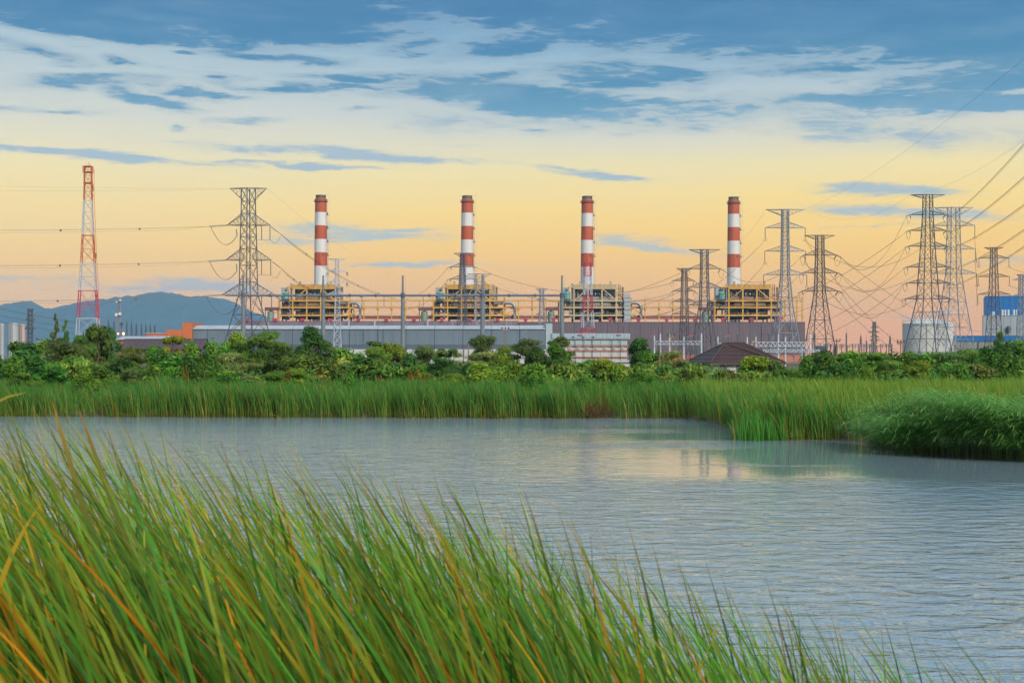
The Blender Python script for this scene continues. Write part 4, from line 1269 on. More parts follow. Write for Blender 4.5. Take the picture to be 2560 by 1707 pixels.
# storage tank, silos, blue works on the right
def big_tank():
    d = 570; s = d / F; Z = lambda y: CH + (HY - y) * s
    r_ = 61.5 * s
    th = thing('storage_tank', 'large white domed storage tank behind the tallest dark pylon', 'tank', (P(2319.5, HY, d).x, d, 0))
    n = 36
    for k in range(n):
        a0, a1 = 2 * math.pi * k / n + .0015, 2 * math.pi * (k + 1) / n - .0015
        am = (a0 + a1) / 2
        mb = MB()
        q = [(r_ * math.cos(a), r_ * math.sin(a)) for a in (a0, am, a1)]
        for (u, v) in zip(q, q[1:]): mb.face((*u, .6), (*v, .6), (*v, Z(811)), (*u, Z(811)))
        mb.build('shell_plate', MT['tank'], th, True)
    MB().lathe([(r_ * .995, .6), (r_ * .995, Z(811)), (r_ * 1.012, Z(811)), (r_ * 1.012, Z(809.5)), (r_ * .97, Z(808.6)), (r_ * .8, Z(804.5)), (r_ * .55, Z(800)), (r_ * .3, Z(797.5)), (r_ * .05, Z(796.5))], 48, caps=False).build('dome_roof', MT['tank'], th, True)
    rl = MB()
    for k in range(48):
        a = 2 * math.pi * k / 48
        rl.bar((r_ * math.cos(a), r_ * math.sin(a), Z(809.5)), (r_ * math.cos(a), r_ * math.sin(a), Z(809.5) + 1.1), .04, 3)
    rl.tube([(r_ * math.cos(a), r_ * math.sin(a), Z(809.5) + 1.1) for a in np.linspace(0, 2 * math.pi, 49)], .05, 3)
    rl.build('railing', MT['galv'], th)
    for k in range(26):
        a = -1.25 + 1.2 * k / 25
        z = .9 + (Z(811) - .9) * k / 25
        MB().box(-.45, .45, -.3, .3, -.06, .06)
        st = MB(); st.box(-.5, .5, -.35, .35, -.08, .08)
        rr_ = r_ + .55
        st.v = [((rr_ + x_) * math.cos(a) - y_ * math.sin(a), (rr_ + x_) * math.sin(a) + y_ * math.cos(a), z + z_) for x_, y_, z_ in st.v]
        st.build('stair_tread', MT['galv'], th)
    rl = MB()
    rl.tube([((r_ + 1.05) * math.cos(-1.25 + 1.2 * f_), (r_ + 1.05) * math.sin(-1.25 + 1.2 * f_), 1.9 + (Z(811) - .9) * f_) for f_ in np.linspace(0, 1, 20)], .07, 3)
    rl.tube([((r_ + 1.05) * math.cos(-1.25 + 1.2 * f_), (r_ + 1.05) * math.sin(-1.25 + 1.2 * f_), .8 + (Z(811) - .9) * f_) for f_ in np.linspace(0, 1, 20)], .12, 3)
    rl.build('stair_rail', MT['galv'], th)
    for a in (-1.9, -1.45): MB().bar((r_ * 1.01 * math.cos(a), r_ * 1.01 * math.sin(a), .6), (r_ * 1.01 * math.cos(a), r_ * 1.01 * math.sin(a), Z(811)), .13, 4).build('pipe', MT['galv'], th)
    for a, h_ in ((3.1, 2.6), (-.05, 2.6)): MB().bar((r_ * math.cos(a), r_ * math.sin(a), Z(811)), (r_ * math.cos(a), r_ * math.sin(a), Z(811) + h_), .06, 3).build('lightning_rod', MT['galv'], th)
big_tank()

def turned(x0, d, deg):
    # front turned towards the pond: pixel column -> distance along the turned front
    s = d / F; c, n = math.cos(R(deg)), math.sin(R(deg)); X0 = (x0 - CX) * s
    def X(q):
        t_ = (q - CX) / F
        return (t_ * d - X0) / (c + t_ * n)
    return s, X, (lambda y: CH + (HY - y) * s)
def blue_works():
    d = 660; s, X, Z = turned(2381, d, 17)
    th = thing('blue_factory', 'factory with blue upper block and white block at the right edge', 'factory', (P(2381, HY, d).x, d, 0))
    th.rotation_euler = (0, 0, R(-17))
    MB().box(X(2465.5), X(2700), 14, 50, .6, Z(738.5)).build('blue_block', MT['blue'], th)
    for a in np.arange(2465.5, 2690, 15.5):
        MB().box(X(a) + .05, X(a + 15.5) - .05, 13.75, 14, Z(790), Z(739)).build('cladding_panel', MT['blue'], th)
    MB().box(X(2465), X(2700.5), 13.6, 50.4, Z(738.5), Z(737.3)).build('roof_edge', MT['gray_clad'], th)
    MB().box(X(2457.5), X(2700), .3, 13.5, .6, Z(790)).build('white_block', MT['gray_clad'], th)
    for a in np.arange(2457.5, 2690, 17.2):
        MB().box(X(a) + .05, X(a + 17.2) - .05, 0, .3, Z(840), Z(790.6)).build('cladding_panel', MT['gray_clad'], th)
    MB().box(X(2457), X(2700.5), -.2, 13.7, Z(790.4), Z(789)).build('roof_edge', MT['ware_roof'], th)
    for c, w_ in ((2483, 9), (2507, 5), (2514, 4.4), (2522, 5), (2536, 4.6), (2543, 4.6)):
        h0, h1 = (789, 784) if c == 2483 else (789, 779)
        MB().lathe([(w_ * .5 * s, Z(h0)), (w_ * .5 * s, Z(h1)), (w_ * .6 * s, Z(h1) + .1), (w_ * .6 * s, Z(h1) + .5), (w_ * .3 * s, Z(h1) + .8)], 12, X(c), 5).build('roof_vent', MT['tank'], th)
    for q in (2515, 2521): MB().box(X(q), X(q + .8), -.3, 0, Z(840), Z(822)).build('stair_post', MT['galv_dark'], th)
    MB().box(X(2514), X(2528), -.8, -.05, Z(824), Z(822)).build('stair_landing', MT['galv_dark'], th)
    MB().lathe([(.5, Z(832)), (.7, Z(828)), (.7, Z(818)), (.3, Z(815))], 10, X(2521), -.6).build('filter_vessel', MT['galv_dark'], th)
    d2 = 610; s, X, Z = turned(2381, d2, 17)
    t2 = thing('low_blue_building', 'low building with bright blue fascia and grey block wall', 'building', (P(2381, HY, d2).x, d2, 0))
    t2.rotation_euler = (0, 0, R(-17))
    MB().box(X(2382), X(2700), .3, 20, .6, Z(842)).build('building_body', MT['concrete'], t2)
    for a in np.arange(2381, 2690, 24):
        MB().box(X(a) + .04, X(a + 24) - .04, -.2, .2, Z(853.5), Z(840)).build('fascia_panel', MT['blue'], t2)
    for r0 in range(4):
        for a in np.arange(2382, 2600, 12):
            MB().box(X(a + (r0 % 2) * 6) + .05, X(a + 12 + (r0 % 2) * 6) - .05, 0.05, .3, Z(872 - r0 * 4.5) + .05, Z(867.5 - r0 * 4.5)).build('wall_block', MT['concrete'], t2)
    MB().box(X(2444), X(2446.5), -.1, .1, Z(872), Z(855)).build('doorway', MT['dark'], t2)
    MB().box(X(2380), X(2700), -.4, 20, Z(839.6), Z(838.8)).build('roof_edge', MT['ware_roof'], t2)
blue_works()

def silos():
    d = 700; s = d / F; Z = lambda y: CH + (HY - y) * s
    for x, r_, yt, lb in ((3, 7.5, 809, 'pale silo cut by the left edge of the view'), (33, 13, 808, 'widest pale silo beside the small dark pylon'), (55, 8.5, 810, 'brownish silo between the widest silo and the small pylon')):
        th = thing('silo', lb, 'silo', (P(x, HY, d + (8 if x == 55 else 0)).x, d + (8 if x == 55 else 0), 0), 'silos at the left edge')
        R_ = r_ * s
        m_ = MT['lagging_pale' if x == 55 else 'silo_grey']
        MB().lathe([(R_, .6), (R_, Z(yt + 3)), (R_ * .96, Z(yt + 2.4)), (R_ * .96, Z(yt)), (R_ * .2, Z(yt - 1))], 28).build('shell', m_, th, False)
        for y in np.arange(yt + 6, 856, 7):
            MB().lathe([(R_ * 1.003, Z(y) - .12), (R_ * 1.03, Z(y) - .12), (R_ * 1.03, Z(y) + .12), (R_ * 1.003, Z(y) + .12)], 28, caps=False).build('hoop', MT['gray_clad'], th)
        lad = MB()
        for q in (-.5, .5): lad.bar((q, -R_ - .1, .6), (q, -R_ - .1, Z(yt)), .09, 3)
        for z in np.arange(1, Z(yt), 1.): lad.bar((-.5, -R_ - .1, z), (.5, -R_ - .1, z), .06, 3)
        lad.build('ladder', MT['galv_dark'], th)
MT['silo_grey'] = mat('silo_grey_paint', (.30, .34, .38), .6, 0., .15, .3, streak=True)
MT['lagging_pale'] = mat('pale_brown_silo_paint', (.42, .31, .27), .6, 0., .15, .3, streak=True)
silos()

# ------------------------------------------------------------------ the long steel gantry before the warehouse
def gantry():
    d = 400; s, X, Z = frame(610, d)
    th = thing('cable_gantry', 'dark steel gantry of five tapered posts and one long beam', 'gantry', (P(610, HY, d).x, d, 0))
    for k, x in enumerate((608, 808, 1007, 1206, 1405)):
        c = X(x)
        MB().bar((c, 0, .6), (c, 0, Z(738)), 6.4 * s, 10, 4.6 * s).build('post', MT['gantry'], th)
        MB().bar((c, 0, Z(738)), (c, 0, Z(690)), 3. * s, 8, 2.2 * s).build('mast_tip', MT['gantry'], th)
        MB().bar((c, 0, Z(744)), (c, 0, Z(732.5)), 5.6 * s, 10).build('joint_collar', MT['galv_dark'], th)
        MB().box(c - 2.6 * s, c + 2.6 * s, -.3, .3, Z(690.4), Z(689.2)).build('cap_plate', MT['galv_dark'], th)
        MB().bar((c + 6.5 * s, 0, Z(736)), (c + 6.5 * s, 0, Z(688)), .035, 3).build('lightning_rod', MT['galv'], th)
        if k:
            c0 = X((608, 808, 1007, 1206, 1405)[k - 1])
            for a, b in ((0, .335), (.335, .66), (.66, 1)):
                MB().bar((c0 + (c - c0) * a, 0, Z(738.4)), (c0 + (c - c0) * b, 0, Z(738.4)), 2.9 * s, 10).build('beam', MT['gantry'], th)
                if a: MB().bar((c0 + (c - c0) * a - .22, 0, Z(738.4)), (c0 + (c - c0) * a + .22, 0, Z(738.4)), 4.3 * s, 10).build('beam_flange', MT['galv_dark'], th)
    MB().bar((X(562), 0, Z(738)), (X(608), 0, Z(738.4)), 2.2 * s, 8, 2.8 * s).build('beam', MT['gantry'], th)
    for x in (700, 760, 905, 960, 1058, 1100, 1260, 1330):
        L_ = random.Random(x).uniform(24, 34)
        MB().bar((X(x), 0, Z(741)), (X(x), 0, Z(741 + L_)), .07, 4).build('down_lead', MT['galv_dark'], th)
    for x in (690, 740, 900, 1140):
        MB().bar((X(x), -.4, Z(743)), (X(x + 14), -.4, Z(740)), .16, 5).build('insulator', MT['porcelain'], th)
MT['gantry'] = mat('blue_grey_steel', (.12, .155, .19), .5, 0., .2, .5)
gantry()

# ------------------------------------------------------------------ substation
def substation():
    d = 400; s, X, Z = frame(1636, d)
    posts = [(1636, 840, 'w'), (1651, 835, 'w'), (1674, 836, 'w'), (1709.5, 842, 'w'), (1753.5, 834, 'w'), (1794.5, 842, 'w'), (1868, 843, 'w'), (1889.5, 842, 'w'), (1946, 835, 'w'), (1963.5, 842, 'w'), (2025, 834, 'w'), (1844, 834, 'd'), (1923, 834, 'd'), (2037, 834, 'd'), (2065, 840, 'd'), (2116, 835, 'd'), (2184, 852, 'd'), (2166, 853, 'd'), (2005, 868, 'w')]
    for k, (x, yt, m_) in enumerate(posts):
        nm = 'pale blue' if m_ == 'w' else 'dark grey'
        wh = 'before the long purple-brown hall' if x < 2013 else 'right of the purple-brown hall'
        o_ = sum(1 for p_ in posts if p_[2] == m_ and (p_[0] < 2013) == (x < 2013) and p_[0] < x)
        th = thing('substation_post', f'{nm} steel post {wh}, {ORD[o_]} of these from the left', 'post', (P(x, HY, d).x, d, 0), f'{nm} substation posts {wh}')
        MB().bar((0, 0, .6), (0, 0, Z(yt)), 2.0 * s, 8, 1.7 * s).build('shaft', MT['post_blue' if m_ == 'w' else 'galv_dark'], th)
        MB().bar((0, 0, Z(yt)), (0, 0, Z(yt) + .18), 2.3 * s, 8).build('cap_plate', MT['galv'], th)
        MB().bar((0, 0, Z(yt)), (0, 0, Z(yt - 15)), .05, 4, .03).build('rod', MT['galv'], th)
    # lattice beams between the posts
    for k, (xa, xb, ya, yb, where) in enumerate(((1636, 1755, 853, 861, 'left of the brown-roofed house'), (1890, 2014, 855, 866, 'right of the brown-roofed house'), (1794, 1868, 858, 865, 'behind the brown-roofed house'), (1905, 2050, 874, 880, 'low down right of the brown-roofed house'))):
        th = thing('lattice_beam', f'white lattice beam of the substation {where}', 'lattice beam', (X(xa) + P(1636, HY, d).x, d - .6, 0), 'lattice beams of the substation')
        W = (xb - xa) * s
        for y in (ya, yb):
            for yy in (0, .7): MB().bar((0, yy, Z(y)), (W, yy, Z(y)), .10, 4).build('chord', MT['galv_pale'], th)
        n = max(4, round((xb - xa) / 6))
        br = MB()
        for q in range(n):
            x0, x1 = W * q / n, W * (q + 1) / n
            for yy in (0, .7): br.bar((x0, yy, Z(ya if q % 2 else yb)), (x1, yy, Z(yb if q % 2 else ya)), .07, 3)
            br.bar((x0, 0, Z(ya)), (x0, .7, Z(ya)), .05, 3)
        br.build('bracing', MT['galv_pale'], th, kind='stuff')
    # disconnector stands: pink-red blades on dark posts
    for q_, (x, y) in enumerate(((1637, 837.5), (1729, 838), (1821, 838.5))):
        th = thing('disconnector', f'crimson switch blade on thin posts before the purple-brown hall, {ORD[q_]} from the left', 'switch', (P(x, HY, d - 3).x, d - 3, 0), 'crimson switch blades before the purple-brown hall')
        MB().box(-6 * s, 6 * s, -.1, .1, Z(y + .9), Z(y - .9)).build('blade', MT['crimson'], th)
        for q in (-14, 7): MB().bar((q * s, 0, .6), (q * s, 0, Z(y + 1)), .09, 5).build('stand', MT['galv_dark'], th)
        MB().bar((-14 * s, 0, Z(y + 4)), (7 * s, 0, Z(y + 1)), .08, 4).build('crosspiece', MT['porcelain'], th)
    for x, y, hl in ((1883, 855, 'higher'), (1880, 861, 'lower')):
        th = thing('yellow_arrester', f'small yellow marker on a thin stand behind the house roof, the {hl} one', 'switch', (P(x, HY, d - 4).x, d - 4, 0), 'yellow markers behind the house roof')
        MB().box(-2.4 * s, 2.4 * s, -.2, .2, Z(y + 1), Z(y - 1)).build('marker', MT['yellow_sign'], th)
        MB().bar((0, 0, .6), (0, 0, Z(y + 1)), .07, 4).build('stand', MT['galv_dark'], th)
    # portal frames between pylon and tank
    th = thing('busbar_gantry', 'dark busbar gantry with small hanging gear left of the tank', 'gantry', (P(2062, HY, d + 60).x, d + 60, 0))
    s3 = (d + 60) / F; Z3 = lambda y: CH + (HY - y) * s3
    for q in range(0, 13):
        MB().bar((q * 14 * s3, 0, .6), (q * 14 * s3, 0, Z3(860)), .14, 4).build('post', MT['galv_dark'], th)
    for y in (861, 866):
        MB().bar((0, 0, Z3(y)), (170 * s3, 0, Z3(y)), .13, 4).build('busbar', MT['galv_dark'], th)
    for q in range(22):
        MB().bar((q * 7.6 * s3, 0, Z3(861)), (q * 7.6 * s3, 0, Z3(866 + (q * 5) % 9)), .13, 5).build('insulator', MT['porcelain'], th)
    for q in (52, 128): MB().box(q * s3, (q + 9) * s3, -.2, .2, Z3(862.4), Z3(860)).build('marker', MT['yellow_sign'], th)
    MB().box(30 * s3, 34 * s3, 1, 5, .6, Z3(864)).build('control_cabin', MT['ware'], th)
    th = thing('transformer_bank', 'low dark grey transformer bay behind the brownish pylon', 'transformer', (P(2040, HY, d + 40).x, d + 40, 0))
    s4 = (d + 40) / F; Z4 = lambda y: CH + (HY - y) * s4
    MB().box(0, 26 * s4, 0, 3, .6, Z4(864)).build('tank_body', MT['ware'], th)
    for q in range(6): MB().box((1 + q * 4.2) * s4, (4 + q * 4.2) * s4, -.6, -.05, 1, Z4(866)).build('radiator', MT['ware_base'], th)
    for q in range(3): MB().bar(((5 + q * 8) * s4, 1, Z4(864)), ((5 + q * 8) * s4, 1, Z4(857)), .16, 6, .1).build('bushing', MT['porcelain'], th)
MT['post_blue'] = mat('pale_blue_post_paint', (.42, .52, .62), .5, 0., .12, .5)
substation()

def utility_pole(x, yt, d, label, arms=1, lean=0.):
    s = d / F; Z = lambda y: CH + (HY - y) * s
    th = thing('utility_pole', label, 'pole', (P(x, HY, d).x, d, 0))
    MB().bar((0, 0, .5), (lean, 0, Z(yt)), .17, 8, .12).build('pole', MT['wood'], th)
    for k in range(arms):
        z = Z(yt + 3 + k * 4)
        MB().box(-8.5 * s + lean, 8.5 * s + lean, -.1, .1, z - .14, z + .14).build('crossarm', MT['wood'], th)
        for q in (-8, 0, 8): MB().lathe([(.1, z + .14), (.16, z + .3), (.1, z + .55)], 8, q * s + lean, 0).build('insulator', MT['dark'], th)
utility_pole(1263.5, 821, 300, 'wooden T-shaped utility pole before the blue-grey warehouse')
utility_pole(1678, 836, 330, 'wooden utility pole with crossarm before the purple hall', 2)
utility_pole(2092, 850, 320, 'dark utility pole at the foot of the brownish pylon', 1)
utility_pole(2252, 852, 330, 'short utility pole with two crossarms left of the tank', 2)

# bare wooden stakes in the bushes
for x, yt, yb, d, lb in ((1059, 866, 910, 120, 'bare wooden stake in front of the grey dock wall, left one'), (1070, 882, 915, 118, 'short stake close beside a taller wooden stake'), (1157.5, 872, 908, 122, 'brown stake in front of the white dock wall'), (1170, 855, 885, 150, 'thin stake at the left of the sparse feathery tree'), (1216.5, 873, 905, 140, 'thin brown stake below the sparse feathery tree'), (1648, 866, 912, 118, 'leaning wooden stake standing in the willow-like bush')):
    o = P(x, yb, d)
    th = thing('wooden_stake', lb, 'stake', (o.x, d, 0))
    MB().bar((0, 0, .3), (.06, 0, P(x, yt, d).z), .075, 7, .055).build('shaft', MT['wood'], th)
    MB().bar((.06, 0, P(x, yt, d).z), (.06, 0, P(x, yt, d).z + .05), .07, 7, .02).build('tip', MT['wood'], th)

# ------------------------------------------------------------------ power cables
def cable(label, a, b, sag, n_wire=1, r=.05, gap=.35, spacer=False, name='power_cable', group=None):
    a, b = Vector(a), Vector(b)
    th = thing(name, label, 'cable', a, group)
    for k in range(n_wire):
        off = Vector((0, (k % 2) * gap, -(k // 2) * gap - (k % 2) * .12)) if n_wire > 1 else Vector()
        pts = []
        for q in range(25):
            f_ = q / 24
            p_ = (b - a) * f_ + off * min(1, f_ * 12)
            p_.z -= 4 * f_ * (1 - f_) * sag
            pts.append(p_)
        MB().tube(pts, r, 3).build('conductor', MT['cable'], th)
    if spacer:
        for f_ in (.18, .38, .6, .8):
            p_ = (b - a) * f_; p_.z -= 4 * f_ * (1 - f_) * sag
            MB().box(p_.x - .12, p_.x + .12, p_.y - .1, p_.y + gap + .1, p_.z - .45, p_.z + .08).build('spacer', MT['galv_dark'], th)
    return th

tA = TIPS['A']
lev = ['top', 'middle', 'lowest']
for k, yl in enumerate(((566, 572, 579), (657, 662, 669), (749, 753, 758))):
    src = Vector((tA['L'][k].x - 44 * 430 / F, 429.4, tA['L'][k].z - .4))
    end = P(-500, yl[1] - 2, 400)
    cable(f'bundled cables running left from the {lev[k]} arm of the big dark pylon', src, end, .8, 3, .03, .8, True, group='cables leaving the big dark pylon')
    e2 = (P(990, 745, 600), P(850, 731, 580), P(900, 790, 580))[k]
    if k < 2:
        cable(f'bundled cables falling right from the {lev[k]} arm of the big dark pylon', tA['R'][k] + Vector((20 * 430 / F, .8, -17 * 430 / F)), e2, 3.2, 4, .035, .5, True, group='cables leaving the big dark pylon')
for k, (y0, lb) in enumerate(((448, 'upper thin earth wire running left from the big dark pylon'), (470, 'lower thin earth wire running left from the big dark pylon'))):
    cable(lb, tA['T'][k], P(-500, y0, 410), .8, 1, .018)
cable('thin earth wire falling from the big dark pylon towards the first chimney', tA['T'][1], P(1010, 700, 640), 3, 1, .018)

def tip(k, side, lv): return TIPS[k][side][lv]
desc = {'B': 'white pylon', 'C': 'second chimney pylon', 'E': 'small middle pylon', 'G': 'slim dense pylon', 'H': 'fourth chimney pylon', 'I': 'tall pale blue pylon', 'J': 'brownish pylon', 'K': 'tallest dark pylon', 'L': 'pale grey pylon', 'M': 'brown-grey pylon'}
num = ['first', 'second', 'third', 'fourth', 'fifth', 'sixth']
def run(a, sa, la, b, sb, lb, sag, n=2, r=.035):
    cable(f'cables from {num[la]} arm of the {desc[a]} to the {desc[b]}', tip(a, sa, la), tip(b, sb, lb), sag, n, r, .4, group='cables between the pylons')
for lv in range(3):
    run('K', 'L', lv * 2, 'J', 'R', lv, 9, 2)
    run('J', 'L', lv, 'H', 'R', lv, 6, 2)
    run('H', 'L', lv, 'E', 'R', min(lv, 1), 4, 2)
    run('L', 'R', lv, 'M', 'L', lv, 3, 2)
    run('I', 'R', lv, 'L', 'L', lv, 9, 2)
# lines that drop from the tallest pylon towards the substation, and on past the camera to the upper right
for lv, (x, y) in enumerate(((1830, 770), (1860, 800), (1900, 835), (1930, 850))):
    cable(f'cables dropping left from the {num[lv + 1]} arm of the tallest dark pylon', tip('K', 'L', lv + 1), P(x, y, 600), 6, 2, .035, .4, group='cables dropping towards the substation')
for lv, (x, y) in enumerate(((1640, 790), (1690, 830))):
    cable(f'cables dropping left from the {num[lv]} string of the pale blue pylon', tip('I', 'L', lv), P(x, y, 640), 4, 2, .035, .4, group='cables dropping towards the substation')
    cable(f'cables dropping right from the {num[lv]} string of the pale blue pylon', tip('I', 'R', lv), P(2330, 905 + lv * 8, 640), 6, 2, .035, .4, group='cables dropping towards the substation')
for lv, (x, y, d) in enumerate(((2700, 195, 150), (2700, 310, 160), (2700, 402, 170), (2700, 470, 180), (2700, 512, 190))):
    a = tip('K', 'R', lv)
    sg = -1 if lv % 2 else 1
    cable(f'bundled cables rising to the upper right from the {num[lv]} arm of the tallest pylon', a, P(x, y, d), 1.3, 3, .03, .34, False, group='cables rising to the upper right')
cable('thin wire from the tall pale blue pylon up to the upper right corner', TIPS['I']['T'][1], P(2760, -20, 160), 3, 1, .016)
cable('thin wire from the tallest dark pylon up to the right edge', TIPS['K']['T'][0], P(2760, 200, 170), 3, 1, .016)
cable('earth wire between the tops of the pale blue and tallest pylons', TIPS['I']['T'][1], TIPS['K']['T'][0], 5, 1, .02)
cable('earth wire between the fourth chimney pylon and the pale blue pylon', TIPS['H']['T'][1], TIPS['I']['T'][0], 3, 1, .02)
for lv in range(2):
    run('C', 'R', lv, 'G', 'L', lv, 7, 2, .04)
    cable(f'cables falling left from the {num[lv]} arm of the dark pylon at the second chimney', tip('C', 'L', lv), P(1000 + 20 * lv, 750 + 20 * lv, 640), 3, 2, .035, .4, group='cables at the second chimney')
for k, (y0, y1) in enumerate(((755, 828), (772, 842), (790, 850))):
    cable(f'thin sagging cable before the hills at the left edge, {num[k]} from the top', P(-80, y0, 400), P(420, y1, 620), 1.5, 2, .03, .5, group='thin cables at the left edge')
for lv in range(3):
    cable(f'cables running right from the {num[lv]} arm of the brown-grey pylon', tip('M', 'R', lv), P(2800, (660, 700, 760)[lv], 480), 4, 2, .035, .4, group='cables running right')
for lv in range(2):
    cable(f'cables between the {num[lv]} right arm of the brownish pylon and the far field', tip('J', 'R', lv), P(2500, 830 + 20 * lv, 700), 7, 2, .035, .4, group='cables dropping towards the tank')

# ------------------------------------------------------------------ foliage
def leaf_cards(C, Nrm, size, long, wide, jit=.55, droop=0.):
    """pointed leaf-shaped cards at points C, facing roughly along Nrm"""
    n = len(C)
    nr = Nrm + rng.normal(size=(n, 3)) * jit
    nr /= np.linalg.norm(nr, axis=1, keepdims=True) + 1e-9
    a = rng.normal(size=(n, 3)); a[:, 2] -= droop
    a -= nr * (a * nr).sum(1, keepdims=True)
    a /= np.linalg.norm(a, axis=1, keepdims=True) + 1e-9
    b = np.cross(nr, a)
    sz = size * rng.uniform(.65, 1.35, (n, 1))
    V = np.stack([C - a * sz * long * .5, C + b * sz * wide * .5 - a * sz * .05, C + a * sz * long * .5 - nr * sz * .12, C - b * sz * wide * .5 - a * sz * .05], 1)
    Q = np.arange(n * 4).reshape(n, 4)
    return V.reshape(-1, 3), Q

PAL = dict(
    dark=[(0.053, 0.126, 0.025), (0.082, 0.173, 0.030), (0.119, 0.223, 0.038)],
    mid=[(0.095, 0.234, 0.028), (0.154, 0.324, 0.036), (0.072, 0.173, 0.025)],
    lime=[(.170, .300, .030), (.220, .330, .032), (.125, .260, .030)],
    olive=[(.125, .200, .045), (.100, .170, .045), (.165, .230, .045)],
    greygreen=[(0.154, 0.234, 0.070), (0.119, 0.193, 0.057), (0.212, 0.284, 0.083)],
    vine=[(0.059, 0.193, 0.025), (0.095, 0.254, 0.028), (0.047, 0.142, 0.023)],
    broad=[(0.119, 0.254, 0.040), (0.203, 0.336, 0.057), (0.072, 0.173, 0.028), (0.300, 0.360, 0.076)],
    rust=[(0.300, 0.113, 0.025), (0.262, 0.082, 0.023), (0.300, 0.182, 0.032)],
    yellowtop=[(0.130, 0.254, 0.028), (0.300, 0.360, 0.025), (0.119, 0.223, 0.028)],
)

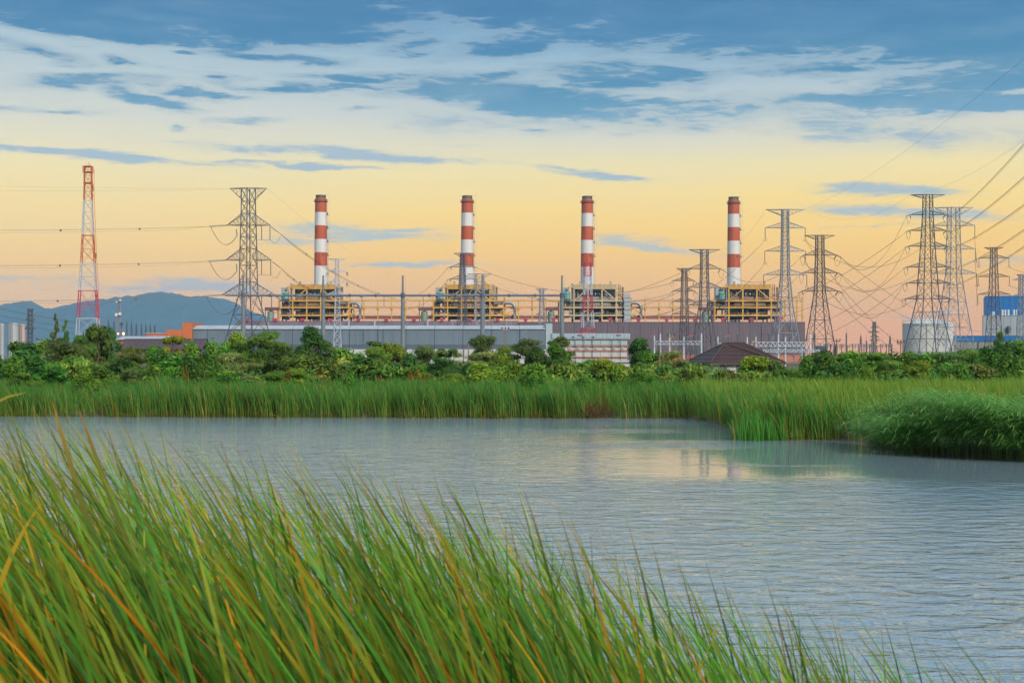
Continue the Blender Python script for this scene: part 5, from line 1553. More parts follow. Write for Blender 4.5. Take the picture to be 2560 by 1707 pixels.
def crown_mesh(kind, pal, seed):
    global rng
    keep = rng
    rng = np.random.default_rng(seed)
    rr = random.Random(seed)
    lobes = []          # centre, radii
    if kind == 'bush':
        lobes += [((0, 0, .45), (.36, .36, .42))]
        for k in range(15):
            a = rr.uniform(0, 6.28); q = rr.uniform(.15, .36); z = rr.uniform(.2, .86)
            q *= math.sqrt(max(.15, 1.1 - z * z))
            r = rr.uniform(.12, .2)
            lobes.append(((q * math.cos(a), q * math.sin(a), z), (r, r, r * rr.uniform(.75, 1.1))))
        n, size, lo, wi, dr = 4200, .052, 1.5, .8, .2
    elif kind == 'broad':
        for k in range(18):
            a = rr.uniform(0, 6.28); q = rr.uniform(.05, .42); z = rr.uniform(.15, .84)
            q *= math.sqrt(max(.2, 1.05 - z * z))
            r = rr.uniform(.13, .2)
            lobes.append(((q * math.cos(a), q * math.sin(a), z), (r, r, r * .8)))
        n, size, lo, wi, dr = 2600, .085, 1.7, .62, 1.2
    elif kind == 'vine':
        for k in range(16):
            a = rr.uniform(0, 6.28); q = rr.uniform(0, .34); z = rr.uniform(.1, .85)
            r = rr.uniform(.13, .22)
            lobes.append(((q * math.cos(a), q * math.sin(a), z), (r * .8, r * .8, r * 1.5)))
        n, size, lo, wi, dr = 4600, .046, 1.2, 1.0, .8
    elif kind == 'feather':
        for k in range(20):
            a = rr.uniform(0, 6.28); q = rr.uniform(.0, .40); z = rr.uniform(.28, .92)
            q *= math.sqrt(max(.12, 1.1 - z * z))
            lobes.append(((q * math.cos(a), q * math.sin(a), z), (rr.uniform(.12, .22), rr.uniform(.12, .22), rr.uniform(.05, .10))))
        n, size, lo, wi, dr = 5600, .050, 1.9, .34, .6
    elif kind == 'round':
        for k in range(20):
            a = rr.uniform(0, 6.28); z = rr.uniform(-.9, 1); q = math.sqrt(max(0, 1 - z * z)) * rr.uniform(.6, 1)
            r = rr.uniform(.12, .18)
            lobes.append(((.33 * q * math.cos(a), .33 * q * math.sin(a), .57 + .30 * z), (r, r, r * .85)))
        n, size, lo, wi, dr = 4600, .048, 1.3, .9, .2
    elif kind == 'cone':
        for k in range(26):
            z = rr.uniform(.12, .97); a = rr.uniform(0, 6.28); q = (1 - z) ** .8 * .5 * rr.uniform(.35, 1.) + .02
            r = .06 + .12 * (1 - z)
            lobes.append(((q * math.cos(a), q * math.sin(a), z), (r * 1.25, r * 1.25, r * .75)))
        n, size, lo, wi, dr = 5400, .040, 1.7, .45, .4
    elif kind == 'umbrella':
        for k in range(12):
            a = rr.uniform(0, 6.28); q = rr.uniform(.05, .42)
            z = rr.choice([.62, .8, .9]) + rr.uniform(-.04, .04)
            lobes.append(((q * math.cos(a), q * math.sin(a), z), (.15, .15, .05)))
        n, size, lo, wi, dr = 2400, .05, 1.6, .7, .1
    elif kind == 'sapling':
        for k in range(9):
            z = .25 + .75 * k / 8; a = k * 2.4; q = .30 * (1.1 - z)
            lobes.append(((q * math.cos(a), q * math.sin(a), z), (.20 * (1.25 - z), .20 * (1.25 - z), .05)))
        n, size, lo, wi, dr = 900, .06, 1.5, .7, .5
    elif kind == 'dock':
        for k in range(9):
            a = rr.uniform(0, 6.28); q = rr.uniform(0, .35)
            lobes.append(((q * math.cos(a), q * math.sin(a), rr.uniform(.4, .75)), (.05, .05, rr.uniform(.2, .3))))
        n, size, lo, wi, dr = 1500, .06, 1.2, .7, 0
    vol = np.array([r[0] * r[1] + r[0] * r[2] for _, r in lobes]); vol = vol / vol.sum()
    cols = PAL[pal]
    Vs, Qs, Ts, off = [], [], [], 0
    for (c, r), w_ in zip(lobes, vol):
        m = max(12, int(n * w_))
        u = rng.normal(size=(m, 3)); u /= np.linalg.norm(u, axis=1, keepdims=True)
        rad_ = rng.uniform(.3, 1.06, (m, 1)) ** .45
        # ragged lobes: radius varies with direction
        ph = rng.uniform(0, 6.28, 3)
        rag = 1 + .22 * np.sin(u[:, :1] * 5 + ph[0]) * np.cos(u[:, 1:2] * 6 + ph[1]) + .10 * rng.normal(size=(m, 1))
        C = np.array(c) + u * rad_ * np.array(r) * rag
        ok = C[:, 2] > .01
        C, u = C[ok], u[ok]
        if not len(C): continue
        V, Q = leaf_cards(C, u + np.array([0, 0, .35]), size, lo, wi, .55, dr)
        base = np.array(cols[rr.randrange(len(cols))]) * rr.uniform(.8, 1.2)
        T = base[None, :] * rng.uniform(.82, 1.2, (len(C), 1))
        alt = rng.random(len(C)) < .12
        T[alt] = np.array(cols[rr.randrange(len(cols))])
        if pal == 'yellowtop':
            T[(C[:, 2] > .7) & (rng.random(len(C)) < .6)] = cols[1]
        elif pal != 'rust':
            yl = rng.random(len(C)) < .012
            T[yl] = (.30, .24, .03)
        Vs.append(V); Qs.append(Q + off); Ts.append(np.repeat(T, 4, 0)); off += len(V)
    me = np_mesh('crown', np.concatenate(Vs), np.concatenate(Qs), LEAF, np.concatenate(Ts))
    tr = MB()
    th_ = .014 if kind in ('sapling', 'dock') else .022
    tr.tube([(0, 0, -.06), (.01, .0, .2), (-.01, .01, .45), (.0, .0, .8)], th_, 7, th_ * .35)
    for (c, r) in lobes[:10]:
        z0 = min(c[2] * .55, .5)
        tr.tube([(0, 0, z0), (c[0] * .5, c[1] * .5, z0 + (c[2] - z0) * .6), c], th_ * .5, 5, th_ * .12)
    trm = tr.mesh('trunk', MT['bark'], True)
    rng = keep
    return me, trm

CROWNS = {}
def plant(kind, pal, x, yt, d, wpx, label, cat='tree', var=0, group=None, hmin=.0):
    key = (kind, pal, var)
    if key not in CROWNS: CROWNS[key] = crown_mesh(kind, pal, sum(ord(c) for c in kind + pal) * 7 + var * 131)
    me, trm = CROWNS[key]
    px = P(x, yt, d)
    gz = float(ground_z(px.x, d))
    h = max(px.z - gz, hmin, .8)
    w_ = wpx / F * d / .86
    th = thing({'tree': 'tree', 'bush': 'bush', 'dead shrub': 'dead_shrub', 'sapling': 'sapling'}[cat], label, cat, (px.x, d, gz), group)
    th.rotation_euler = (0, 0, random.uniform(0, 6.28))
    th.scale = (w_, w_, h / 1.0)
    link_mesh('crown', me, th)
    link_mesh('trunk', trm, th)
    return th

TREES = [
    # kind, palette, x, top y, distance, width px, label, category, variant
    ('broad', 'dark', 20, 838, 112, 150, 'dark big-leaved tree at the left edge under the silos', 'tree', 0),
    ('sapling', 'mid', 140, 793, 150, 60, 'slim sapling rising above the bushes left of the radio mast', 'sapling', 0),
    ('sapling', 'mid', 163, 806, 152, 55, 'shorter slim sapling just right of the tallest sapling', 'sapling', 1),
    ('bush', 'mid', 112, 838, 150, 110, 'round green bush under the two slim saplings', 'bush', 0),
    ('bush', 'olive', 150, 848, 132, 110, 'olive bush below the slim saplings', 'bush', 1),
    ('round', 'dark', 245, 808, 150, 80, 'dark dense tree at the foot of the radio mast', 'tree', 0),
    ('round', 'dark', 276, 818, 155, 55, 'smaller dark tree right of the dark dense one', 'tree', 1),
    ('feather', 'mid', 205, 832, 140, 70, 'feathery green tree left of the dark dense one', 'tree', 0),
    ('feather', 'olive', 190, 852, 120, 170, 'wide olive feathery bush in front of the radio mast', 'bush', 1),
    ('feather', 'olive', 335, 866, 112, 110, 'pale olive feathery bush below the dark brown roof', 'bush', 0),
    ('umbrella', 'yellowtop', 431, 834, 165, 52, 'small lime tree on a thin trunk over the brown roof', 'tree', 0),
    ('round', 'mid', 388, 858, 150, 55, 'round bush before the dark brown roof', 'bush', 1),
    ('round', 'yellowtop', 474, 852, 150, 55, 'yellow-green bush at the right end of the brown roof', 'bush', 0),
    ('broad', 'broad', 70, 872, 96, 140, 'pale glossy broadleaf bush at the left, above the reeds', 'bush', 0),
    ('vine', 'vine', 28, 902, 86, 90, 'deep green leafy mound at the left edge above the reeds', 'bush', 0),
    ('bush', 'mid', 110, 906, 86, 110, 'low green mound below the pale broadleaf bush', 'bush', 2),
    ('vine', 'vine', 145, 908, 87, 70, 'dark creeper mound left of the light one', 'bush', 1),
    ('broad', 'broad', 180, 888, 92, 120, 'light broadleaf bush right of the dark creeper mound', 'bush', 1),
    ('bush', 'mid', 245, 904, 87, 130, 'bright green low bush below the radio mast', 'bush', 3),
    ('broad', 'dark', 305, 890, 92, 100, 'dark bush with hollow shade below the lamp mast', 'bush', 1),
    ('bush', 'mid', 360, 905, 87, 110, 'green mound below the brown roof, low by the reeds', 'bush', 0),
    ('bush', 'mid', 420, 878, 98, 120, 'full green bush before the middle of the brown roof', 'bush', 1),
    ('vine', 'vine', 470, 900, 84, 110, 'creeper-covered mound reaching down into the reeds', 'bush', 2),
    ('vine', 'vine', 520, 858, 98, 110, 'tall creeper-draped tree below the big dark pylon', 'tree', 0),
    ('vine', 'vine', 500, 915, 80, 100, 'darkest creeper hanging over the gap in the reeds', 'bush', 1),
    ('feather', 'greygreen', 575, 872, 100, 130, 'grey-green feathery bush right of the creeper-draped tree', 'bush', 0),
    ('round', 'yellowtop', 597, 829, 150, 70, 'tree with yellow blossom in front of the big dark pylon', 'tree', 1),
    ('bush', 'mid', 552, 850, 130, 80, 'round green tree left of the yellow-topped one', 'tree', 3),
    ('feather', 'dark', 660, 826, 122, 140, 'wide dark feathery tree below the big dark pylon', 'tree', 1),
    ('feather', 'dark', 700, 850, 118, 100, 'drooping dark feathery tree left of the tall conical tree', 'tree', 0),
    ('cone', 'dark', 776, 815, 130, 125, 'tall conical green tree left of the first gantry post', 'tree', 0),
    ('feather', 'greygreen', 824, 848, 135, 70, 'thin feathery tree in front of the gantry post', 'tree', 0),
    ('bush', 'mid', 760, 880, 105, 130, 'green bush at the foot of the tall conical tree', 'bush', 0),
    ('feather', 'lime', 690, 925, 86, 120, 'yellowish feathery bush low by the reeds', 'bush', 1),
    ('bush', 'olive', 620, 930, 83, 120, 'olive low bush above the reeds below the feathery tree', 'bush', 2),
    ('feather', 'lime', 742, 918, 88, 90, 'pale lime feathery bush below the tall conical tree', 'bush', 0),
    ('broad', 'broad', 862, 875, 108, 120, 'pale leathery bush before the warehouse, left part', 'bush', 0),
    ('broad', 'broad', 905, 900, 92, 180, 'wide bush of large pale drooping leaves in the middle left', 'bush', 1),
    ('broad', 'broad', 820, 915, 88, 110, 'large-leaved bush left of the wide pale one', 'bush', 0),
    ('umbrella', 'dark', 957, 850, 150, 80, 'dark flat-topped tree before the warehouse', 'tree', 0),
    ('round', 'lime', 992, 858, 140, 75, 'lime tree right of the dark flat-topped tree', 'tree', 1),
    ('feather', 'lime', 940, 872, 125, 90, 'lime feathery bush under the dark flat-topped tree', 'bush', 0),
    ('broad', 'dark', 1000, 880, 104, 90, 'dark leathery bush with grey sheen in the middle', 'bush', 0),
    ('feather', 'greygreen', 1060, 872, 118, 100, 'soft grey-green bush right of the second gantry post', 'bush', 1),
    ('broad', 'broad', 985, 915, 90, 120, 'broadleaf bush left of the rust-brown docks', 'bush', 1),
    ('feather', 'lime', 1045, 918, 88, 100, 'yellow-green bush behind the rust-brown docks', 'bush', 1),
    ('feather', 'dark', 1100, 890, 112, 110, 'dark green low tree left of the flat-topped small one', 'tree', 0),
    ('umbrella', 'dark', 1122, 870, 140, 60, 'small dark flat-topped tree before the white dock', 'tree', 1),
    ('feather', 'greygreen', 1185, 880, 118, 120, 'rounded grey-green bush under the sparse feathery tree', 'bush', 0),
    ('feather', 'greygreen', 1207, 836, 140, 85, 'sparse feathery tree before the third gantry bay', 'tree', 1),
    ('bush', 'dark', 1150, 915, 100, 110, 'dark round bush right of the rust-brown docks', 'bush', 0),
    ('bush', 'lime', 1255, 893, 104, 70, 'bright lime bush left of the dark round tree', 'bush', 1),
    ('feather', 'mid', 1262, 862, 130, 80, 'loose green tree below the utility pole', 'tree', 1),
    ('feather', 'olive', 1315, 846, 140, 95, 'loose olive tree left of the dark round tree', 'tree', 0),
    ('umbrella', 'olive', 1390, 838, 148, 75, 'flat-branched tree before the end of the warehouse', 'tree', 1),
    ('round', 'mid', 1385, 856, 125, 90, 'dense rounded green tree left of the office block', 'tree', 0),
    ('round', 'dark', 1345, 868, 118, 70, 'darker round tree beside the dense green one', 'tree', 1),
    ('bush', 'lime', 1225, 915, 92, 130, 'bright yellow-green bush low in the middle', 'bush', 2),
    ('bush', 'lime', 1285, 912, 88, 60, 'small bright lime bush below the dark round tree', 'bush', 1),
    ('broad', 'lime', 1345, 912, 92, 110, 'light green leafy bush below the dense rounded tree', 'bush', 0),
    ('broad', 'broad', 1400, 905, 98, 90, 'broadleaf bush before the low white shed, left end', 'bush', 1),
    ('broad', 'broad', 1470, 905, 98, 100, 'broadleaf bush before the middle of the low white shed', 'bush', 0),
    ('broad', 'lime', 1530, 905, 96, 90, 'light bush hiding the foot of the office block', 'bush', 1),
    ('round', 'dark', 1600, 842, 175, 75, 'dark solid tree right of the office block', 'tree', 0),
    ('feather', 'greygreen', 1672, 868, 122, 85, 'willow-like grey-green bush left of the house', 'bush', 0),
    ('round', 'mid', 1632, 873, 126, 70, 'round green tree left of the willow-like bush', 'tree', 1),
    ('broad', 'broad', 1595, 905, 98, 100, 'leafy bush below the dark solid tree', 'bush', 1),
    ('broad', 'broad', 1660, 910, 94, 90, 'leafy bush below the willow-like one', 'bush', 0),
    ('broad', 'broad', 1728, 905, 98, 85, 'pale broadleaf bush before the left roof slope', 'bush', 1),
    ('broad', 'olive', 1815, 920, 94, 70, 'olive leafy bush below the house wall', 'bush', 0),
    ('round', 'lime', 1888, 886, 102, 100, 'yellow-green round bush before the brown-roofed house', 'bush', 0),
    ('broad', 'olive', 1935, 892, 102, 70, 'olive bush right of the yellow-green round one', 'bush', 1),
    ('vine', 'vine', 2018, 892, 102, 100, 'dark creeper mound right of the yellow-green bush', 'bush', 0),
    ('bush', 'mid', 2060, 880, 110, 110, 'green bush at the foot of the brownish pylon', 'bush', 1),
    ('round', 'dark', 2070, 876, 125, 70, 'dark bush top before the brownish pylon', 'bush', 1),
    ('bush', 'mid', 2135, 872, 112, 120, 'full green bush right of the brownish pylon', 'bush', 2),
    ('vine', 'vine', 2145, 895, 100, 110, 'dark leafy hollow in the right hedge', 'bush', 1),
    ('feather', 'mid', 2200, 876, 112, 120, 'feathery bright bush below the small far pylon', 'bush', 0),
    ('bush', 'mid', 2255, 872, 116, 110, 'green bush left of the tank foot', 'bush', 3),
    ('feather', 'lime', 2215, 905, 96, 100, 'light green low bush in the right hedge', 'bush', 1),
    ('bush', 'mid', 2310, 874, 116, 120, 'green bush below the storage tank', 'bush', 0),
    ('feather', 'lime', 2300, 898, 98, 90, 'yellowish feathery bush below the tallest pylon', 'bush', 0),
    ('feather', 'greygreen', 2370, 878, 112, 110, 'grey-green bush right of the tank foot', 'bush', 1),
    ('feather', 'mid', 2420, 870, 120, 120, 'green feathery bush before the low blue building', 'bush', 1),
    ('broad', 'olive', 2440, 905, 96, 100, 'olive leafy bush low in the right hedge', 'bush', 0),
    ('bush', 'mid', 2485, 862, 122, 110, 'tall green bush below the brown-grey pylon', 'bush', 1),
    ('bush', 'mid', 2545, 843, 124, 110, 'highest green bush at the right edge', 'bush', 2),
    ('vine', 'vine', 2520, 885, 104, 110, 'dark green bush below the highest one at the right edge', 'bush', 2),
    ('feather', 'dark', 2497, 824, 390, 34, 'thin dark tree before the low blue building', 'tree', 0),
    ('bush', 'mid', 2370, 902, 95, 100, 'round bush in the low part of the right hedge', 'bush', 3),
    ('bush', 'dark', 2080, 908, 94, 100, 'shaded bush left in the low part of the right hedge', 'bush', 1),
    ('dock', 'rust', 1040, 918, 84, 50, 'tall rust-brown seeding dock in the middle of the far bank', 'dead shrub', 0),
    ('dock', 'rust', 1080, 931, 83, 40, 'rust-brown dock right of the tall rust-brown one', 'dead shrub', 1),
    ('dock', 'rust', 1020, 930, 83, 30, 'thin rust-brown dock left of the tall rust-brown one', 'dead shrub', 1),
    ('dock', 'rust', 951, 932, 83, 26, 'single small brown dock among large pale leaves', 'dead shrub', 0),
    ('dock', 'rust', 721, 918, 84, 18, 'narrow brown seed stalk below the tall conical tree', 'dead shrub', 1),
    ('dock', 'rust', 466, 908, 80, 26, 'brown seed stalks beside the creeper mound', 'dead shrub', 0),
]
TREES += [
    ('feather', 'mid', 60, 925, 79, 90, 'low feathery weed clump among the reeds at the far left', 'bush', 0),
    ('bush', 'lime', 215, 922, 79, 70, 'small light green weed clump among reeds below the radio mast', 'bush', 1),
    ('feather', 'greygreen', 330, 920, 80, 90, 'grey-green weed clump at the reed edge below the lamp mast', 'bush', 1),
    ('bush', 'mid', 575, 922, 79, 80, 'small green clump right of the gap in the reeds', 'bush', 2),
    ('vine', 'vine', 870, 928, 79, 80, 'dark weed clump at the reed edge under the pale drooping leaves', 'bush', 1),
    ('feather', 'lime', 1135, 930, 80, 90, 'light feathery weeds at the reed edge right of the rust docks', 'bush', 0),
    ('bush', 'mid', 1330, 928, 79, 90, 'green weeds at the reed edge below the third gantry bay', 'bush', 3),
    ('vine', 'mid', 1460, 932, 79, 70, 'green leafy mound in the reeds below the third chimney', 'bush', 0),
    ('feather', 'lime', 1610, 926, 80, 100, 'light feathery weeds at the reed edge below the dark solid tree', 'bush', 1),
    ('bush', 'mid', 1715, 930, 80, 80, 'green weeds at the reed edge left of the house', 'bush', 1),
    ('feather', 'mid', 1980, 920, 86, 110, 'feathery weeds at the reed edge right of the house', 'bush', 1),
    ('bush', 'lime', 2160, 918, 88, 90, 'light green clump at the reed edge in the right field', 'bush', 2),
    ('vine', 'mid', 2400, 915, 90, 100, 'green mound at the reed edge below the low blue building', 'bush', 1),
]
for (kind, pal, x, yt, d, wpx, lb, cat, var) in TREES:
    if cat == 'bush' and 780 < x < 1560 and 860 < yt < 924: yt -= 9
    plant(kind, pal, x, yt, d, wpx, lb, cat, var)

# undergrowth: a low leafy mass nobody could count, between the reeds and the trees
def undergrowth():
    n = 60000
    d = rng.uniform(0, 1, n) ** .8 * 95
    xx = rng.uniform(-62, 75, n)
    sf = shore_far(xx)
    yy = np.maximum(sf + 6 + d, 77 + d * .9)
    clump = .55 + .45 * np.sin(xx * .9 + np.sin(yy * .35) * 2) * np.cos(yy * .5 + xx * .3)
    zz = ground_z(xx, yy) + rng.uniform(.05, 1, n) * (.6 + 1.5 * np.clip(clump, 0, 1) ** 1.5)
    C = np.stack([xx, yy, zz], -1)
    V, Q = leaf_cards(C, np.tile([0, -.5, .8], (n, 1)), .21, 1.6, .6, .7, .4)
    pal = np.array(PAL['mid'] + PAL['vine'] + PAL['olive'] + PAL['lime'][:1])
    T = pal[rng.integers(0, len(pal), n)] * rng.uniform(.8, 1.2, (n, 1))
    o = link_mesh('undergrowth', np_mesh('undergrowth', V, Q, LEAF, np.repeat(T, 4, 0)))
    tag(o, 'low green undergrowth between the reeds and the trees', 'undergrowth', kind='stuff')
undergrowth()

# ------------------------------------------------------------------ reeds
def blades(base, h, lean, w, wdir, c0, c1, K=4, p=1.8, droop=.12, taper=2.6):
    n = len(base)
    t_ = np.linspace(0, 1, K + 1)
    z = h[:, None] * (t_ * (1 - droop * t_ ** 2))[None]
    cx = base[:, 0:1] + lean[:, 0:1] * t_[None] ** p
    cy_ = base[:, 1:2] + lean[:, 1:2] * t_[None] ** p
    cz = base[:, 2:3] + z
    hw = .5 * w[:, None] * (np.minimum(1, .55 + 1.6 * t_) * (1 - t_ ** taper) + .02)[None]
    Cn = np.stack([cx, cy_, cz], -1)
    off = np.stack([wdir[:, 0:1] * hw, wdir[:, 1:2] * hw, np.zeros_like(hw)], -1)
    V = np.stack([Cn - off, Cn + off], 2)          # n, K+1, 2, 3
    idx = np.arange(n * (K + 1) * 2).reshape(n, K + 1, 2)
    Q = np.stack([idx[:, :-1, 0], idx[:, :-1, 1], idx[:, 1:, 1], idx[:, 1:, 0]], -1)
    tt = t_[None, :, None]
    T = c0[:, None, :] * (1 - tt) + c1[:, None, :] * tt
    T = np.repeat(T[:, :, None, :], 2, 2)
    return V.reshape(-1, 3), Q.reshape(-1, 4), T.reshape(-1, 3)

def pick(n, cols, jit=.18):
    c = np.array(cols)
    return c[rng.integers(0, len(c), n)] * rng.uniform(1 - jit, 1 + jit, (n, 1))

GREEN = [(0.044, 0.186, 0.026), (0.061, 0.227, 0.029), (0.036, 0.158, 0.027), (0.077, 0.248, 0.032)]
YGREEN = [(0.143, 0.250, 0.023), (0.182, 0.263, 0.026), (0.111, 0.225, 0.026)]
STRAW = [(0.364, 0.213, 0.037), (0.260, 0.138, 0.023), (0.442, 0.275, 0.053)]

def reed_bed(name, label, n, xr, yf, hr, leanr, wr, cols0, cols1, straw=.04, clumps=True, K=4, p=1.8, droop=.12, brown_x=None, und=.05):
    x = rng.uniform(*xr, n)
    y = yf(x, n)
    g = np.sin(x * 2.3 + np.sin(x * .7) * 3) * .5 + np.sin(x * 5.1 + y * 1.2) * .3 + np.sin(x * .45 + y * .2) * .4
    keep_ = rng.random(n) < np.clip(.75 + .45 * g, .18, 1)
    x, y, g = x[keep_], y[keep_], g[keep_]
    n = len(x)
    h = rng.uniform(*hr, n) * (1 + .10 * g + und * (np.sin(x * .55 + y * .31) + .7 * np.sin(x * 1.37 - y * .5 + 2))) * (1 - .22 * (rng.random(n) < .25))
    base = np.stack([x, y, np.maximum(ground_z(x, y), -.05) - .03], -1)
    lean = np.stack([rng.normal(leanr[0], leanr[1], n), rng.normal(0, leanr[1], n)], -1)
    a = rng.uniform(0, math.pi, n)
    wd = np.stack([np.cos(a), np.sin(a)], -1)
    w_ = rng.uniform(*wr, n)
    c0, c1 = pick(n, cols0), pick(n, cols1)
    st = rng.random(n) < straw
    c0[st] = pick(int(st.sum()), STRAW); c1[st] = pick(int(st.sum()), STRAW)
    if brown_x is not None:
        bx_ = (np.abs(x - brown_x[0]) < brown_x[1]) & (y < brown_x[2])
        c0[bx_] = pick(int(bx_.sum()), [(.10, .055, .02), (.15, .08, .02), (.07, .04, .018)]); c1[bx_] = pick(int(bx_.sum()), [(.16, .10, .03), (.11, .06, .02)])
        h[bx_] *= rng.uniform(.35, .8, int(bx_.sum()))
        lean[bx_] *= 3.5
    V, Q, T = blades(base, h, lean, w_, wd, c0, c1, K, p, droop)
    o = link_mesh(name, np_mesh(name, V, Q, BLADE, T))
    tag(o, label, 'reeds', kind='stuff')
    return o

# far bank
reed_bed('reed_bed', 'tall green cattail reeds along the far bank', 46000, (-42, 13), lambda x, n: shore_far(x) - .2 + rng.uniform(0, 1, n) ** 1.5 * 12,
         (1.5, 1.95), (-.22, .22), (.022, .045), [(.16, .24, .035), (.11, .20, .035), (.20, .25, .04)], GREEN + [(.075, .19, .035)], .05, brown_x=(4.4, .75, 73.2))
reed_bed('reed_bed', 'yellow-green reed tops behind the front of the far bank', 20000, (-48, 40), lambda x, n: np.maximum(shore_far(x) + 4, 74) + rng.uniform(0, 1, n) * 14,
         (1.0, 1.85), (-.30, .25), (.022, .045), GREEN, YGREEN + GREEN, .05, und=.20)
reed_bed('fallen_reeds', 'fallen yellow reed stems along the water line of the far bank', 2600, (-42, 13), lambda x, n: shore_far(x) - .35 + rng.uniform(0, 1, n) * .7,
         (.12, .6), (-.15, .55), (.025, .045), STRAW + YGREEN, STRAW + YGREEN, .5)
# point reaching into the water on the right
reed_bed('reed_bed', 'yellow-green reeds on the point reaching into the water', 42000, (9.3, 30), lambda x, n: np.where(x < 12.8, 52.6, 50.5) + rng.uniform(0, 1, n) ** 1.25 * 26,
         (1.45, 1.85), (-.22, .20), (.02, .042), [(.10, .21, .035), (.08, .18, .03), (.16, .23, .035)], YGREEN + [(.065, .17, .03)], .05)
# the fringe standing in the water off the point
reed_bed('reed_fringe', 'sparse reeds standing in the water off the point', 700, (8.1, 10.0), lambda x, n: 52.3 + rng.normal(0, .5, n), (.5, 1.35), (-.1, .12), (.016, .03), GREEN, GREEN, .06)

# leaning common-reed clump nearer on the right: stems with long drooping leaves
def reed_clump():
    n = 6200
    x = 12.0 + rng.uniform(0, 1, n) ** .8 * 13
    y = np.minimum(shore_far(x), 44.4) - .5 + rng.uniform(0, 1, n) ** 1.6 * 5.5
    h = rng.uniform(1.35, 1.95, n) * np.clip(.66 + (x - 12.0) * .22, .66, 1.) * (1 + .10 * np.sin(x * 1.9) + .05 * np.sin(x * 4.7 + y))
    base = np.stack([x, y, np.maximum(ground_z(x, y), -.03) - .02], -1)
    lean = np.stack([rng.normal(-.42, .24, n), rng.normal(-.12, .22, n)], -1)
    parts = []
    a = rng.uniform(0, math.pi, n)
    parts.append(blades(base, h, lean, np.full(n, .014), np.stack([np.cos(a), np.sin(a)], -1), pick(n, [(.06, .12, .03), (.12, .15, .035)]), pick(n, GREEN), 4, 1.7, .1))
    for k in range(9):
        f_ = rng.uniform(.25, .98, n)
        b2 = base.copy()
        b2[:, 0] += lean[:, 0] * f_ ** 1.7; b2[:, 1] += lean[:, 1] * f_ ** 1.7; b2[:, 2] += h * f_ * (1 - .1 * f_ ** 2)
        L_ = rng.uniform(.45, 1.1, n)
        ang = rng.normal(math.pi, .75, n)
        l2 = np.stack([np.cos(ang) * L_, np.sin(ang) * L_], -1)
        rise = L_ * rng.uniform(-.1, .75, n)
        wa = ang + math.pi / 2 + rng.normal(0, .4, n)
        parts.append(blades(b2, rise, l2, rng.uniform(.020, .042, n), np.stack([np.cos(wa), np.sin(wa)], -1), pick(n, [(.09, .23, .045), (.12, .27, .05)]), pick(n, [(.24, .42, .10), (.15, .34, .07), (.30, .46, .13)]), 4, 1.0, .9))
    Vs, Qs, Ts, off = [], [], [], 0
    for V, Q, T in parts:
        Vs.append(V); Qs.append(Q + off); Ts.append(T); off += len(V)
    o = link_mesh('reed_clump', np_mesh('reed_clump', np.concatenate(Vs), np.concatenate(Qs), BLADE, np.concatenate(Ts)))
    tag(o, 'wind-bent leafy reeds overhanging the water at the right', 'reeds', kind='stuff')
reed_clump()

# ------------------------------------------------------------------ foreground reeds
TIPX = [-500, -200, 0, 250, 400, 640, 860, 1050, 1250, 1420, 1600, 1750, 1900, 2100, 2300, 2560, 2800]
TIPY = [980, 985, 1005, 1060, 1090, 1125, 1165, 1200, 1265, 1340, 1410, 1450, 1500, 1550, 1595, 1635, 1650]

def reed_variant(seed, style):
    """one reed: a fan of long leaves, unit height, bent to the left by the wind; returns a list of leaf meshes"""
    global rng
    keep = rng; rng = np.random.default_rng(seed)
    out = []
    m = 5 if style != 'dry' else 4
    for k in range(m):
        top = 1. if k == 0 else rng.uniform(.66, .97)
        ln = rng.normal(-.33, .10) * top if k == 0 else rng.normal(-.33, .13) * top
        base = np.array([[rng.normal(0, .012), rng.normal(0, .012), 0]])
        lean = np.array([[ln if k == 0 else ln, rng.normal(0, .08)]])
        if style == 'bent' and k == 2: lean *= 2.1; top *= .8
        a = rng.normal(0, .65)
        w_ = np.array([rng.uniform(.0062, .0108)])
        if style == 'green':
            c0 = pick(1, [(0.088, 0.201, 0.022), (0.143, 0.248, 0.022), (0.055, 0.153, 0.022)]); c1 = pick(1, [(0.077, 0.260, 0.022), (0.132, 0.330, 0.033), (0.031, 0.118, 0.018), (0.176, 0.342, 0.033), (0.033, 0.130, 0.020)])
        elif style == 'mixed':
            c0 = pick(1, [(.34, .22, .02), (.18, .22, .02)]); c1 = pick(1, [(.14, .26, .025), (.30, .29, .02), (.08, .20, .02)])
        elif style == 'bent':
            c0 = pick(1, [(.09, .18, .02)]); c1 = pick(1, [(.09, .22, .02), (.24, .28, .02)])
        else:
            c0 = pick(1, [(.36, .16, .014), (.46, .22, .016), (.24, .11, .015)]); c1 = pick(1, [(.56, .26, .015), (.46, .19, .012), (.60, .34, .02)])
        V, Q, T = blades(base, np.array([top * 1.09]), lean, w_, np.array([[math.cos(a), math.sin(a)]]), c0, c1, 12, 2.1, .08, 3.2)
        # many leaf tips are withered
        if style in ('mixed', 'bent', 'green') and rng.random() < (.55 if style != 'green' else .18):
            z = V[:, 2]; f_ = np.clip((z / z.max() - .86) / .14, 0, 1)[:, None]
            T = T * (1 - f_) + np.array([[.30, .15, .02]]) * f_
        # some leaves are snapped over
        V = V.copy()
        if (style == 'bent' and k in (1, 2)) or (style == 'dry' and k == 3):
            kz = V[:, 2].max() * rng.uniform(.55, .8)
            up = V[:, 2] > kz
            xk = V[:, 0][~up].min()
            ex = V[up, 2] - kz
            V[up, 2] = kz - ex * rng.uniform(-.25, .5)
            V[up, 0] = xk - ex * rng.uniform(.6, 1.1)
        out.append(np_mesh('leaf', V, Q, BLADE, T, smooth=True))
    rng = keep
    return out

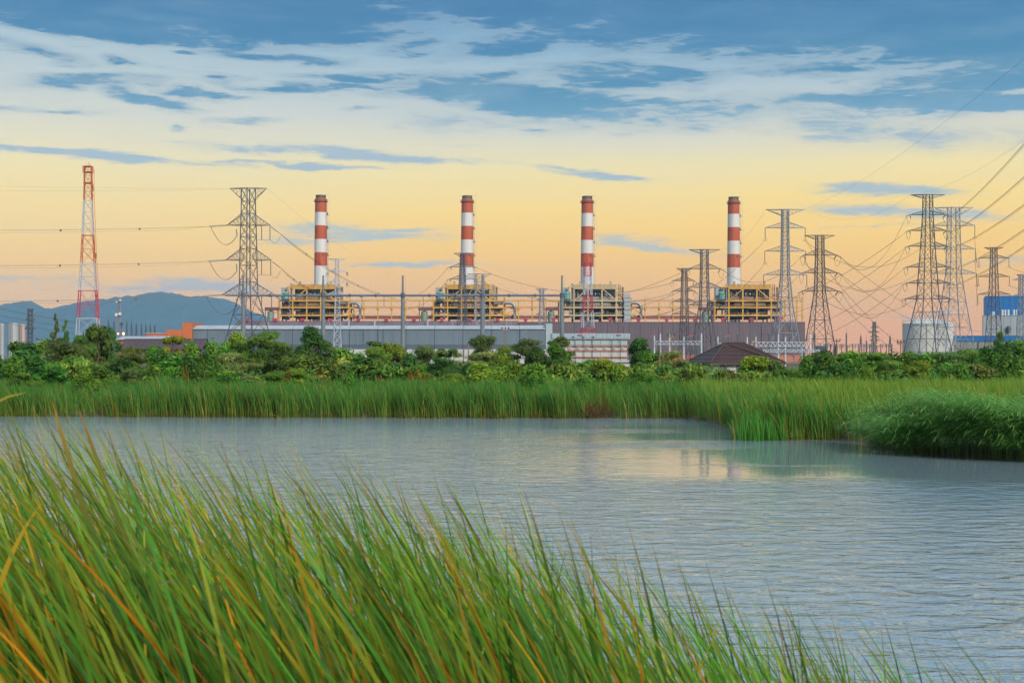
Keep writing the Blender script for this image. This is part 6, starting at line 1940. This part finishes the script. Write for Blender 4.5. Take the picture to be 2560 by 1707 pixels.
VAR = {st: [reed_variant(100 * i + j, st) for j in range(7)] for i, st in enumerate(('green', 'mixed', 'bent', 'dry'))}
LAB = {'green': 'fresh green reed', 'mixed': 'green reed with yellowing leaves', 'bent': 'reed with a folded leaf', 'dry': 'dry golden-brown reed'}
ZONES = [(130, 'at the left edge'), (330, 'below the radio mast'), (560, 'left of the big dark pylon'), (760, 'below the big dark pylon'), (960, 'below the first chimney'), (1240, 'below the second chimney'), (1420, 'just left of the third chimney'), (1640, 'below the third chimney'), (1900, 'below the fourth chimney'), (2200, 'below the pale blue pylon'), (9999, 'in the lower right corner')]
def reed_label(st, x, yy):
    zone = next(z for lim, z in ZONES if x < lim)
    k = yy - np.interp(x, TIPX, TIPY)
    return f"{LAB[st]}, {zone}, {'tip clear against water' if k < 35 else 'tip among upper leaves' if k < 120 else 'deep among others'}"

def reed_spot():
    x = rng.uniform(-420, 2760)
    d = rng.uniform(3.3, 6.3)
    yt = np.interp(x, TIPX, TIPY)
    k = rng.exponential(1.) * np.interp(x, [300, 1200, 1700], [120, 165, 180])
    if rng.random() < .05: k -= rng.uniform(10, 75)
    yy = yt + k + rng.normal(0, 14)
    dens = np.interp(x, [0, 1200, 1700, 2100, 2600], [1, 1, .8, .5, .34])
    if rng.random() > dens: return None
    return x, yy, d

def place_params(x, yy, d):
    tip_ = P(x, yy, d)
    for _ in range(3):
        bx_ = tip_.x + .3
        gz = float(ground_z(bx_, d))
        gz = max(gz, -.1)
        h = (tip_.z - gz)
    return tip_, gz, h

count = {'green': 0, 'mixed': 0, 'bent': 0, 'dry': 0}
cands = []
while len(cands) < 1080:
    q = reed_spot()
    if q is None: continue
    x, yy, d = q
    tip_, gz, h = place_params(x, yy, d)
    if h < .7: continue
    yel = np.interp(x, [0, 500, 1300, 2000, 2560], [.56, .46, .28, .15, .12])
    r_ = rng.random()
    st = 'dry' if r_ < yel * .55 else 'mixed' if r_ < yel * 1.15 else 'bent' if r_ < yel * 1.15 + .08 else 'green'
    if st == 'dry' and yy < np.interp(x, TIPX, TIPY) + 60: st = 'green'
    cands.append((d, x, tip_, gz, h, st, yy))
cands.sort(key=lambda q: (not (-60 < q[1] < 2640), q[0] + rng.uniform(0, .8)))
fill = {'V': [], 'Q': [], 'T': [], 'off': 0}
for i, (d, x, tip_, gz, h, st, yy) in enumerate(cands):
    leaves = VAR[st][int(rng.integers(0, 7))]
    sc_ = h
    loc = Vector((tip_.x + .34 * sc_, d, gz))
    rot = rng.normal(0, .45)
    fat = float(np.clip(2.25 / sc_, .8, 1.7))
    if i < 296:
        th = thing('reed', reed_label(st, x, yy), 'reed', loc, {'green': 'fresh green near reeds', 'mixed': 'yellowing near reeds', 'bent': 'folded near reeds', 'dry': 'dry near reeds'}[st])
        th.scale = (sc_, sc_, sc_)
        th.rotation_euler = (0, 0, rot)
        for me in leaves:
            link_mesh('leaf', me, th)
    else:
        c, s_ = math.cos(rot), math.sin(rot)
        for me in leaves:
            n = len(me.vertices)
            V = np.empty(n * 3, np.float32); me.vertices.foreach_get('co', V); V = V.reshape(-1, 3)
            Q = np.empty(len(me.loops), np.int32); me.loops.foreach_get('vertex_index', Q)
            T = np.empty(n * 4, np.float32); me.color_attributes['tint'].data.foreach_get('color', T)
            W = np.stack([V[:, 0] * c - V[:, 1] * s_, V[:, 0] * s_ + V[:, 1] * c, V[:, 2]], -1) * sc_ + np.array(loc)
            fill['V'].append(W); fill['Q'].append(Q.reshape(-1, 4) + fill['off']); fill['off'] += n
            fill['T'].append(T.reshape(-1, 4)[:, :3] * rng.uniform(.6, 1.35))
o = link_mesh('reed_thicket', np_mesh('reed_thicket', np.concatenate(fill['V']), np.concatenate(fill['Q']), BLADE, np.concatenate(fill['T']), smooth=True))
tag(o, 'thicket of further reeds filling the near bank', 'reeds', kind='stuff')

# standout leaves at the left edge: one bright yellow blade bent over, two with golden tips
def lone_reed(label, pts, w_, c0, c1, axis):
    pts = [Vector(q) for q in pts]
    root = pts[0].copy()
    th = thing('reed', label, 'reed', root)
    V, T = [], []
    m = len(pts) - 1
    for k, q in enumerate(pts):
        t_ = k / m
        hw = w_ * .5 * (1 - t_ ** 3) + .0006
        a = Vector(axis).normalized() * hw
        V += [q - root - a, q - root + a]
        c = [c0[j] * (1 - t_ ** 2) + c1[j] * t_ ** 2 for j in range(3)]
        T += [c, c]
    Q = [(2 * k, 2 * k + 1, 2 * k + 3, 2 * k + 2) for k in range(m)]
    link_mesh('leaf', np_mesh('leaf', V, Q, BLADE, np.array(T), smooth=True), th)
def curve(a, b, c, n=12):
    return [a * (1 - t_) ** 2 + b * 2 * t_ * (1 - t_) + c * t_ * t_ for t_ in np.linspace(0, 1, n)]
lone_reed('bright yellow leaf bent over at the left edge above the water', curve(P(-60, 1500, 3.6), P(-200, 1020, 3.6), P(64, 981, 3.7)), .022, (.10, .17, .02), (.42, .34, .02), (.2, .2, 1))
lone_reed('tall green leaf with orange tip, first from the left edge', curve(P(300, 1560, 3.9), P(180, 1180, 3.9), P(131, 1003, 3.9)), .018, (.07, .16, .02), (.40, .20, .02), (1, .4, 0))
lone_reed('tall green leaf with orange tip, right of the first such one', curve(P(390, 1560, 4.0), P(260, 1200, 4.0), P(197, 1022, 4.0)), .018, (.08, .17, .02), (.38, .18, .02), (1, .3, 0))
lone_reed('yellow dry leaf crossing the others at the far left', curve(P(-30, 1560, 3.5), P(30, 1340, 3.5), P(108, 1255, 3.5)), .018, (.40, .24, .02), (.42, .30, .03), (1, 0, .5))
lone_reed('pale green leaf lying flat across the reeds at lower left', curve(P(620, 1680, 3.9), P(640, 1380, 3.9), P(310, 1475, 3.8)), .018, (.07, .15, .03), (.14, .20, .06), (.2, .2, 1))
